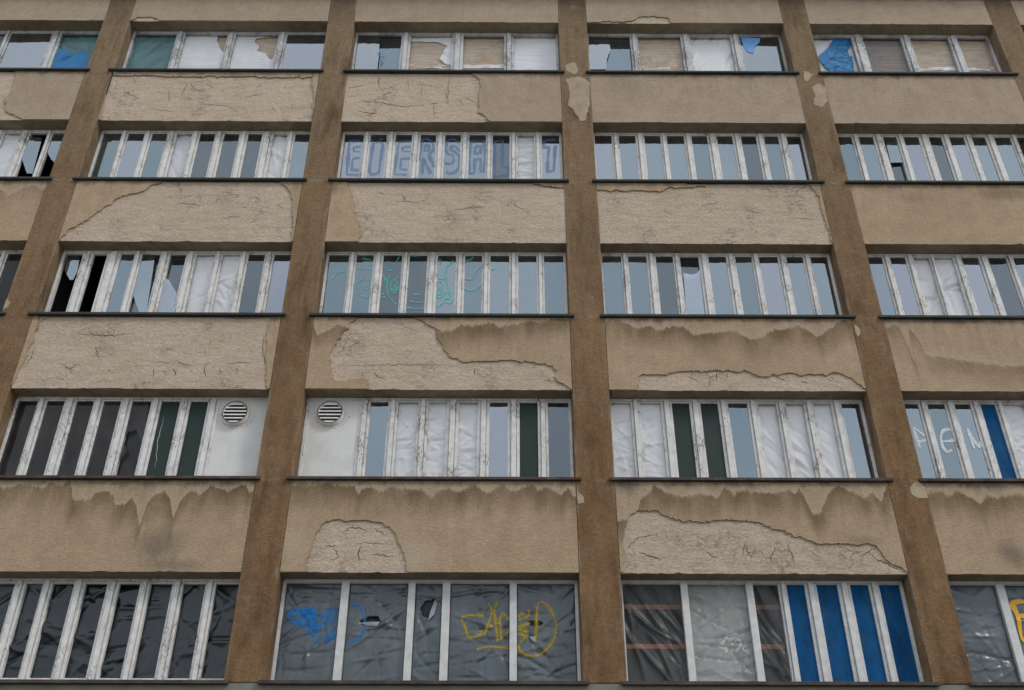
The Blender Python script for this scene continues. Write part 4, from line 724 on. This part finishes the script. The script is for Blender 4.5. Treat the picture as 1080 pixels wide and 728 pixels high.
# ------------------------------------------------------------------ sheets, boards and cloths behind the windows
def folds(style,x0,x1,z0,z1,seed,amp):
    rr=random.Random(seed); W,H=x1-x0,z1-z0; L=[]
    def add(px,pz,ang,w,a,ln): L.append((px,pz,math.cos(ang),math.sin(ang),w,a,ln))
    if style in ('crinkle','rough'):
        for _ in range(int(26*max(1,W/.5)*(1.4 if style=='rough' else 1))): add(x0+rr.random()*W,z0+rr.random()*H,rr.choice((rr.gauss(.5,.35),rr.gauss(2.4,.5),rr.gauss(0,.4))),.012+.02*rr.random(),rr.choice((-1,1))*amp*(.4+rr.random()),.10+.25*rr.random())
    if style=='diag':
        for _ in range(int(12*max(1,W/.5))): add(x0+rr.random()*W,z0+rr.random()*H,rr.gauss(.95,.18),.018+.03*rr.random(),rr.choice((-1,1))*amp*(.5+rr.random()),.35+.5*rr.random())
    if style=='diag2':
        for _ in range(int(13*max(1,W/.5))): add(x0+rr.random()*W,z0+rr.random()*H,rr.gauss(2.15,.2),.015+.03*rr.random(),rr.choice((-1,1))*amp*(.5+rr.random()),.3+.6*rr.random())
    if style=='horiz':
        for _ in range(18): add(x0+rr.random()*W,z0+rr.random()*H,rr.gauss(.05,.16),.010+.016*rr.random(),rr.choice((-1,1))*amp*(.5+rr.random()),.15+.5*rr.random())
    if style=='pinch':
        cx,cz=x0+W*.5,z0+H*.50
        for k in range(15):
            a=rr.random()*2*math.pi; q_=.16+.26*rr.random(); add(cx+rr.gauss(0,.03)+q_*math.cos(a),cz+rr.gauss(0,.05)+q_*1.3*math.sin(a),a+rr.gauss(0,.25),.012+.016*rr.random(),rr.choice((-1,1,1))*amp*(.4+.8*rr.random()),.14+.2*rr.random())
    if style=='film':
        for _ in range(int(30*max(1,W/.6))): add(x0+rr.random()*W,z0+rr.random()*H,rr.choice((rr.gauss(1.9,.5),rr.gauss(.6,.5),rr.gauss(.05,.2))),.010+.026*rr.random(),rr.choice((-1,1))*amp*(.4+rr.random()),.15+.45*rr.random())
        add(x0+W/2,z0+H*.26,0,.008,amp*.8,W); 
    if style=='black':
        for _ in range(int(9*max(1,W/.5))): add(x0+rr.random()*W,z0+rr.random()*H,rr.choice((rr.gauss(.9,.3),rr.gauss(.1,.2),rr.gauss(2.2,.4))),.018+.04*rr.random(),rr.choice((-1,1))*amp*(.4+rr.random()),.15+.4*rr.random())
        for hz in (.24,.66): add(x0+W/2,z0+H*hz,.005,.007,amp*.8,W)
    def h(x,z):
        s=.35*amp*math.sin(2.3*x+seed)+.35*amp*math.sin(1.9*z+1.7*seed+.8*x)
        for (px,pz,c,n,w,a,ln) in L:
            u=(x-px)*c+(z-pz)*n; 
            if abs(u)>2.2*ln: continue
            v=-(x-px)*n+(z-pz)*c; v+=.06*math.sin(u*4+px*9)*ln
            if abs(v)>3.2*w: continue
            s+=a*math.exp(-abs(v)/(.85*w))*math.exp(-(u/ln)**2)
        return s
    return h
def inside(p,poly):
    x,z=p; c=False; n=len(poly)
    for i in range(n):
        (ax,az),(bx,bz)=poly[i],poly[(i+1)%n]
        if (az>z)!=(bz>z) and x<(bx-ax)*(z-az)/(bz-az)+ax: c=not c
    return c
def sheet(name,label,cat,group,x0,x1,z0,z1,y,mat,style='crinkle',seed=1,amp=.012,step=.022,cut=(),keep=None,parent=None):
    amp*=(1.1 if style=='film' else 1.8 if style=='black' else 2.1); h=folds(style,x0,x1,z0,z1,seed,amp); hh=lambda x,z:y+h(x,z)
    nx=max(2,int((x1-x0)/step)); nz=max(2,int((z1-z0)/step)); mb=MB()
    for j in range(nz+1):
        for i in range(nx+1):
            x=x0+(x1-x0)*i/nx; z=z0+(z1-z0)*j/nz; mb.v.append((x,hh(x,z),z))
    for j in range(nz):
        for i in range(nx):
            cx=x0+(x1-x0)*(i+.5)/nx; cz=z0+(z1-z0)*(j+.5)/nz
            if any(inside((cx,cz),p) for p in cut): continue
            if keep and not inside((cx,cz),keep): continue
            a=j*(nx+1)+i; mb.f.append((a,a+1,a+nx+2,a+nx+1)); mb.m.append(0)
    o=mb.build(name,mat,parent,True,origin=(None if parent else ((x0+x1)/2,y,z0)))
    sol=o.modifiers.new('thickness','SOLIDIFY'); sol.thickness=.003; sol.offset=0
    if not parent: tag(o,label,cat,group)
    else:
        if label: o['label']=label
    return o,hh
def board(name,label,group,x0,x1,z0,z1,mat,strip=False,y=.395):
    mb=MB(); mb.box(x0,x1,y,y+.018,z0,z1)
    o=mb.build(name,mat,None,origin=((x0+x1)/2,y,z0)); tag(o,label,'board',group)
    if strip:
        s,_=sheet('taped_strip','torn white strip along the foot of the board','',None,x0+.01,x1-.01,z0+strip,z0+strip+.13,y-.012-.003,M['white'],'horiz',7,.008,.02,parent=None)
        s['label']=''; 
        for k in ('category','label','group'):
            if k in s: del s[k]
        s.parent=o; s.matrix_parent_inverse=o.matrix_world.inverted() if False else s.matrix_parent_inverse
        s.location=(s.location.x-o.location.x,s.location.y-o.location.y,s.location.z-o.location.z)
    return o
GS='plastic sheets hung behind the windows'; GB='boards behind the top windows'
def pr(r,b,i,j=None,m=.02):
    a=pane_rect[(r,b,i)]; c=pane_rect[(r,b,i if j is None else j)]; return (a[0]-m,c[1]+m,a[2]-.01,a[3]+.01)
def W(r,b,i,j,label,style='crinkle',amp=.012,mat='white',name='plastic_sheet',cat='plastic sheet',group=GS,y=.368,seed=None,step=.022,cut=(),keep=None):
    x0,x1,z0,z1=pr(r,b,i,j); return sheet(name,label,cat,group,x0,x1,z0,z1,y,M[mat],style,seed or (r*31+b*7+i),amp,step,cut,keep)
n10=len(MU[(1,0)])+1
W(1,0,n10-3,None,'dull grey plastic sheet behind the glass at the left edge of the top row','diag',.010,'grey_sheet')
W(1,0,n10-1,None,'teal grey cloth above the blue tarp, beside the first pillar of the top row','diag2',.012,'teal','curtain','curtain','cloths behind the top windows',.40)
x0,x1,z0,z1=pr(1,0,n10-1); sheet('tarp','blue tarp bunched low in front of a teal cloth, left of the first pillar','tarp','blue tarps behind the top windows',x0,x1,z0,z1,.36,M['tarp'],'diag',5,.014,.014,(),catmull(TARP['t0']+TARP['t0'][:1]))
W(1,1,0,None,'teal green curtain with slanting folds, in the top window right of the first pillar','diag',.016,'teal','curtain','curtain','cloths behind the top windows',.38)
W(1,1,1,None,'white paper with its upper right corner torn off, next to the teal green curtain','horiz',.003,'white_paper','paper_sheet','paper',None,.36,None,.02,CUT['paperA'])
W(1,1,2,None,'white paper with a big jagged tear showing brown board behind it','horiz',.004,'white_paper','paper_sheet','paper',None,.36,None,.02,CUT['paperB'])
x0,x1,z0,z1=pr(1,1,1); board('wooden_board','tan board almost hidden behind white paper with one torn corner',GB,x0+.5,x1+.02,z0,z1,M['board_tan'])
x0,x1,z0,z1=pr(1,1,2); board('wooden_board','brown board showing through the big jagged tear in white paper',GB,x0,x1,z0,z1,M['board_tan'])
x0,x1,z0,z1=pr(1,2,1); board('wooden_board','pale tan board with torn film at its right edge, beside the blue squiggle',GB,x0,x1,z0,z1,M['board_tan'],.50)
a=x1; keep=[(x0,z1),(x1,z1),(x1,z0+.55),(x1-.16,z0+.62),(x1-.30,z0+.80),(x1-.14,z1-.30),(x1-.40,z1-.18),(x0,z1-.16)]
W(1,2,1,None,'torn clear film over the upper right of a tan board','crinkle',.01,'white','plastic_sheet','plastic sheet',GS,.365,None,.02,(),keep)
x0,x1,z0,z1=pr(1,2,2); board('wooden_board','tan board with orange rust stains down its right side, between two grey posts',GB,x0,x1,z0,z1,M['board_rust'],.50)
W(1,2,3,None,'bright white plastic with fine level creases, beside the rust stained board','horiz',.012)
x0,x1,z0,z1=pr(1,3,1); board('wooden_board','blotchy brown stained board next to a white sheet with slanting creases',GB,x0,x1,z0,z1,M['board_rust'],.52)
W(1,3,2,None,'white sheet with slanting creases, right of a blotchy stained board in the top row','diag',.014)
x0,x1,z0,z1=pr(1,3,3); sheet('sky_reflection_patch','painted light blue sky reflection on the pane just left of the crumpled blue tarp','painted reflection',None,x0,x1,z0,z1,.286,M['sky_patch'],'crinkle',3,.002,.014,(),TARP['sky_patch'])  # blue sky reflection, made as a coloured sheet on the glass
x0,x1,z0,z1=pr(1,4,0); sheet('tarp','crumpled bright blue tarp with white gaps, behind the top window at upper right','tarp','blue tarps behind the top windows',x0,x1,z0,z1,.35,M['tarp'],'crinkle',9,.018,.014,(),catmull(TARP['t4']+TARP['t4'][:1]))
W(1,4,0,None,'smooth white sheet behind the crumpled blue tarp of the upper right window','diag',.006,'white_paper',y=.40)
x0,x1,z0,z1=pr(1,4,1); board('wooden_board','dark weathered grey board right of the crumpled blue tarp',GB,x0,x1,z0,z1,M['board_dark'])
x0,x1,z0,z1=pr(1,4,2); board('wooden_board','tan board between the dark grey board and the last tan board of the top row',GB,x0,x1,z0,z1,M['board_tan'],.50)
x0,x1,z0,z1=pr(1,4,3); board('wooden_board','last tan board of the top row, beside the far right pillar',GB,x0,x1,z0,z1,M['board_tan'],.50)
n20=len(MU[(2,0)])+1
W(2,0,n20-3,None,'white sheet beside two broken panes at the left edge of the second row','diag',.012)
W(2,1,3,None,'white paper with small dark holes, fourth light of the second row left window','diag2',.008,'white_paper','paper_sheet','paper',None)
W(2,1,7,None,'white sheet with slanting folds in the last but one light, second row left','diag2',.016)
W(2,2,7,None,'white sheet hanging between the painted capital letters','horiz',.016)
W(3,1,5,6,'white sheet with long creases fanning across two lights of the window with broken panes','pinch',.020)
W(3,4,2,3,'white sheet pinched together at its middle behind a post, third row far right','pinch',.026)
W(4,2,2,4,'wide white crumpled plastic across three lights, beside the round vent and before the green panel','rough',.012)
W(4,3,0,1,'white crumpled plastic across two lights, left of two dark green panels','rough',.011)
W(4,3,5,7,'wide white crumpled plastic across three lights, right of two dark green panels','diag2',.010)
W(4,4,4,None,'white sheet right of the blue panel at the right edge of the fourth row','rough',.012)
n51=len(MU[(5,1)])
W(5,1,0,n51,'black plastic sheet with level folds behind the whole bottom left window','black',.017,'black',y=.372,step=.026)
# the grey film that fills the lights of the bottom middle window
film=[]; child2=[]
FL=['grey film with blue scrawl filling the left light of the bottom middle window','grey film with a pale torn slit, second light of the bottom middle window','narrow grey film with a round dark hole, in the middle of the bottom window','grey film with a yellow scrawl, between the narrow film and the last one','grey film with a yellow loop, last light of the bottom middle window']
for i in range(5):
    x0,x1,z0,z1=pr(5,2,i,None,-.001)
    o,hh=sheet('plastic_sheet',FL[i],'plastic sheet','grey films in the bottom windows',x0,x1,z0+.01,z1-.02,.33,M['film'],'film',50+i,.016,.022,CUT.get('f%d'%i,()))
    film.append((o,hh,(x0,x1)))
    if i in (1,2,4):
        mb=MB(); mb.box(x0+.02,x1-.02,.385,.389,z0+.03,z1-.04); g=mb.build('backing_layer',M['backing'],None,origin=(0,0,0)); child2.append((g,o))
def child(o,parent):
    o.parent=parent; o.location=(o.location.x-parent.location.x,o.location.y-parent.location.y,o.location.z-parent.location.z); return o
def onfilm(key,idx,mat,w,name='painted_scrawl'):
    for i in idx:
        o,hh,(x0,x1)=film[i]
        has=[p for s_ in GR[key] for p in s_ if x0<p[0]<x1]
        if not has: continue
        g=graffiti(key,name,mat,None,w,y=lambda x,z,hh=hh:hh(x,z)-.009,spans=[(x0+.01,x1-.01)],halo=M['h_'+key[:3]]); child(g,o)
for g,o in child2: child(g,o)
onfilm('blue',(0,1),M['p_cyan'],.036); onfilm('blue2',(1,),M['p_cyan'],.022); onfilm('yel',(3,4),M['p_yel'],.029); onfilm('yel2',(4,),M['p_yel'],.031)
for k,i in (('f1',1),('f2',2),('f4',4)):
    o,hh,_=film[i]; mb=MB(); P=FLAP[k]
    cz=sum(p[1] for p in P)/len(P)
    mb.poly([(x,hh(x,z)-.012-.10*max(0,(max(q[1] for q in P)-z))-.0,z) for x,z in P]); g=mb.build('torn_flap',M['grey_sheet'],None); child(g,o)
# clear film with battens behind, bottom right window
for i,(l,m_) in enumerate((('clear wrinkled film over dark room and orange battens, left light of the bottom right window','clear'),('milky film with a pale scribble between the two clear films, bottom right window','milky'),('narrow clear film beside the bright blue panels, bottom right window','clear'))):
    x0,x1,z0,z1=pr(5,3,i,None,-.001)
    o,hh=sheet('plastic_sheet',l,'plastic sheet','clear films in the bottom right window',x0,x1,z0+.01,z1-.02,.33,M[m_],'diag2' if i!=1 else 'film',70+i,.022 if i!=1 else .030,.02)
    if i==1:
        g=graffiti('scrib','painted_scrawl',M['p_grey'],None,.03,y=lambda x,z:hh(x,z)-.009,spans=[(x0+.01,x1-.01)]); child(g,o)
xa=pane_rect[(5,3,0)][0]; xb=pane_rect[(5,3,2)][1]
for z,l in zip(BAT,('upper orange brown batten behind the clear film of the bottom right window','lower orange brown batten behind the clear film of the bottom right window')):
    mb=MB(); mb.box(xa-.02,xb+.02,.47,.50,z-.035,z+.035); o=mb.build('wooden_batten',M['batten'],None,origin=((xa+xb)/2,.47,z)); tag(o,l,'batten','battens behind the clear film')
x0,x1,z0,z1=pr(5,3,1); 
W(5,3,1,None,'plain pale board hidden behind the milky film with the pale scribble','crinkle',.003,'white_paper','cardboard_sheet','cardboard',None,.44)
n54=len(MU[(5,4)])+1
L54=['dark grey film stretched over the first light at the bottom right corner','grey film sprayed with an orange letter B in the bottom right corner']
for i in range(n54):
    x0,x1,z0,z1=pr(5,4,i,None,-.001)
    o,hh=sheet('plastic_sheet',L54[i] if i<2 else 'dark grey film beyond the sprayed orange letter, bottom row','plastic sheet','grey films in the bottom windows' if i<2 else 'far grey films of the bottom row',x0,x1,z0+.01,z1-.02,.33,M['film'],'film',90+i,.012,.022)
    if i==1:
        g=graffiti('bee','painted_scrawl',M['p_or'],None,.075,y=lambda x,z:hh(x,z)-.010,spans=[(x0+.005,x1-.005)]); child(g,o)

# ------------------------------------------------------------------ the two round vents
def vent(loc,label):
    root=bpy.data.objects.new('round_vent',None); COL.objects.link(root); root.location=(loc[0],.30,loc[1]); tag(root,label,'vent','round vents in white window boards')
    RO,RI,D=.225,.205,.10; n=40
    mb=MB(); ring=[(RO,0),(RO+.012,-.004),(RO+.012,-.010),(RO,-.012),(RO,-D),(RI,-D),(RI,-.02)]
    for k in range(n):
        a=2*math.pi*k/n; mb.v+=[(r_*math.cos(a),y,r_*math.sin(a)) for r_,y in ring]
    m=len(ring)
    for k in range(n):
        for i in range(m-1):
            a=k*m+i; b=((k+1)%n)*m+i; mb.f.append((a,b,b+1,a+1)); mb.m.append(1 if i in (4,) else 0)
    mb.build('collar',[M['metal'],M['rust']],root,True)
    mb=MB(); c=[(RI*math.cos(2*math.pi*k/n),-.024,RI*math.sin(2*math.pi*k/n)) for k in range(n)]; mb.poly(c); mb.build('duct',M['slot'],root)
    ns=6
    mb=MB()
    for k in range(ns):
        z=-RI+(k+.5)*2*RI/ns; hw=math.sqrt(max(0,RI**2-z**2))-.002
        # each blade tilts outward and down
        t=.004; b0=len(mb.v); za,zb2=z+.018,z-.016; ya,yb=-.035,-D+.004
        mb.v+=[(-hw,ya,za),(hw,ya,za),(hw,yb,zb2),(-hw,yb,zb2),(-hw,ya,za+t),(hw,ya,za+t),(hw,yb,zb2+t),(-hw,yb,zb2+t)]
        mb.f+=[tuple(b0+i for i in q) for q in ((0,3,2,1),(4,5,6,7),(0,1,5,4),(1,2,6,5),(2,3,7,6),(3,0,4,7))]; mb.m+=[0]*6
        mb.box(-hw,hw,-D+.001,-D+.006,zb2-.012,zb2+.010)
    mb.build('louvre',M['metal'],root)
    mb=MB()
    for k in range(16):
        a=math.pi*(1.02+.96*k/15)+rng.gauss(0,.05); rr=.30+rng.gauss(0,.012); x,z=rr*math.cos(a)+.03,rr*math.sin(a)+.02
        m2=8; q=[(x+.007*math.cos(2*math.pi*j/m2),-.004,z+.007*math.sin(2*math.pi*j/m2)) for j in range(m2)]; mb.poly(q)
        for j in range(m2): mb.poly([q[j],q[(j+1)%m2],(q[(j+1)%m2][0],.001,q[(j+1)%m2][2]),(q[j][0],.001,q[j][2])])
    mb.build('screw',M['rust'],root)
    return root
vent(VENT[0],'round white louvred vent at the right end of a window with dark panes')
vent(VENT[1],'round white louvred vent at the left end of a window with white sheets')

# ------------------------------------------------------------------ ground
def ground(name,x0,x1,y0,y1,z0,z1,mat):
    mb=MB()
    if z1>z0: mb.box(x0,x1,y0,y1,z0,z1)
    else: mb.poly([(x0,y0,z0),(x1,y0,z0),(x1,y1,z0),(x0,y1,z0)])
    return tag(mb.build(name,mat),None,None,None,'structure')
ground('ground',-600,600,-600,600,-.16,-.16,plain('pale_bounce_ground',(.30,.285,.255),.95,.1,.2,.4,.5,30))  # unseen ground, made pale to throw extra light up the facade
ground('pavement',-60,60,-3.0,-.013,-.1,-.004,M['paving'])
ground('kerb',-60,60,-3.16,-3.002,-.159,.0,M['stone'])
ground('street',-60,60,-11.0,-3.162,-.156,-.156,plain('street_asphalt',(.055,.055,.056),.9,.3,.3,2,.5,90))
ground('far_pavement',-60,60,-22,-11.16,-.1,-.004,M['paving'])

# ------------------------------------------------------------------ light, sky, camera
w=bpy.data.worlds.new('World'); scene.world=w; w.use_nodes=True; nt=w.node_tree; nt.nodes.clear()
ow=nt.nodes.new('ShaderNodeOutputWorld'); bg=nt.nodes.new('ShaderNodeBackground'); sky=nt.nodes.new('ShaderNodeTexSky'); sky.sky_type='NISHITA'; sky.sun_disc=False
SUN_EL,SUN_AZ=R(40),R(128)      # veiled sun, high behind the viewer and to the right
sky.sun_elevation=SUN_EL; sky.sun_rotation=SUN_AZ; sky.air_density=1.; sky.dust_density=1.; sky.ozone_density=1.
# broken high cloud
tc=nt.nodes.new('ShaderNodeTexCoord'); nz=nt.nodes.new('ShaderNodeTexNoise'); nz.inputs['Scale'].default_value=2.2; nz.inputs['Detail'].default_value=6; nz.inputs['Roughness'].default_value=.55
nt.links.new(tc.outputs['Generated'],nz.inputs['Vector'])
mr=nt.nodes.new('ShaderNodeMapRange'); mr.interpolation_type='SMOOTHSTEP'; mr.inputs['From Min'].default_value=.32; mr.inputs['From Max'].default_value=.62; mr.inputs['To Min'].default_value=.66; mr.inputs['To Max'].default_value=.96
nt.links.new(nz.outputs['Fac'],mr.inputs['Value'])
mx=nt.nodes.new('ShaderNodeMix'); mx.data_type='RGBA'; mx.inputs[7].default_value=(9.4,9.8,10.4,1)
nt.links.new(mr.outputs[0],mx.inputs[0]); nt.links.new(sky.outputs[0],mx.inputs[6]); nt.links.new(mx.outputs[2],bg.inputs[0]); bg.inputs[1].default_value=.085
nt.links.new(bg.outputs[0],ow.inputs[0])
sd=bpy.data.lights.new('sun','SUN'); sd.energy=.85; sd.angle=R(12); sd.color=(1,.95,.87); so=bpy.data.objects.new('sun',sd); COL.objects.link(so)
dirv=Vector((math.sin(SUN_AZ)*math.cos(SUN_EL),math.cos(SUN_AZ)*math.cos(SUN_EL),math.sin(SUN_EL)))
so.rotation_euler=dirv.to_track_quat('Z','Y').to_euler(); so.location=(-8,-30,40)
cd=bpy.data.cameras.new('camera'); cam=bpy.data.objects.new('camera',cd); COL.objects.link(cam); scene.camera=cam
cd.lens=35.0; cd.sensor_width=36; cd.sensor_fit='HORIZONTAL'; cd.clip_end=3000; cd.clip_start=.1
p_,y_,r_=CAM['pit'],CAM['yaw'],CAM['roll']
fw=Vector((math.sin(y_)*math.cos(p_),math.cos(y_)*math.cos(p_),math.sin(p_))); rt=Vector((math.cos(y_),-math.sin(y_),0)); up=Vector((-math.sin(y_)*math.sin(p_),-math.cos(y_)*math.sin(p_),math.cos(p_)))
rt2=rt*math.cos(r_)+up*math.sin(r_); up2=up*math.cos(r_)-rt*math.sin(r_)
cam.matrix_world=Matrix(((rt2.x,up2.x,-fw.x,CAM['loc'][0]),(rt2.y,up2.y,-fw.y,CAM['loc'][1]),(rt2.z,up2.z,-fw.z,CAM['loc'][2]),(0,0,0,1)))
scene.render.engine='CYCLES'
scene.cycles.max_bounces=8; scene.cycles.transparent_max_bounces=12; scene.cycles.caustics_reflective=False; scene.cycles.caustics_refractive=False
vs=scene.view_settings; vs.view_transform='Standard'; vs.look='None'; vs.gamma=1.0; vs.use_curve_mapping=False; vs.exposure=EXPOSURE
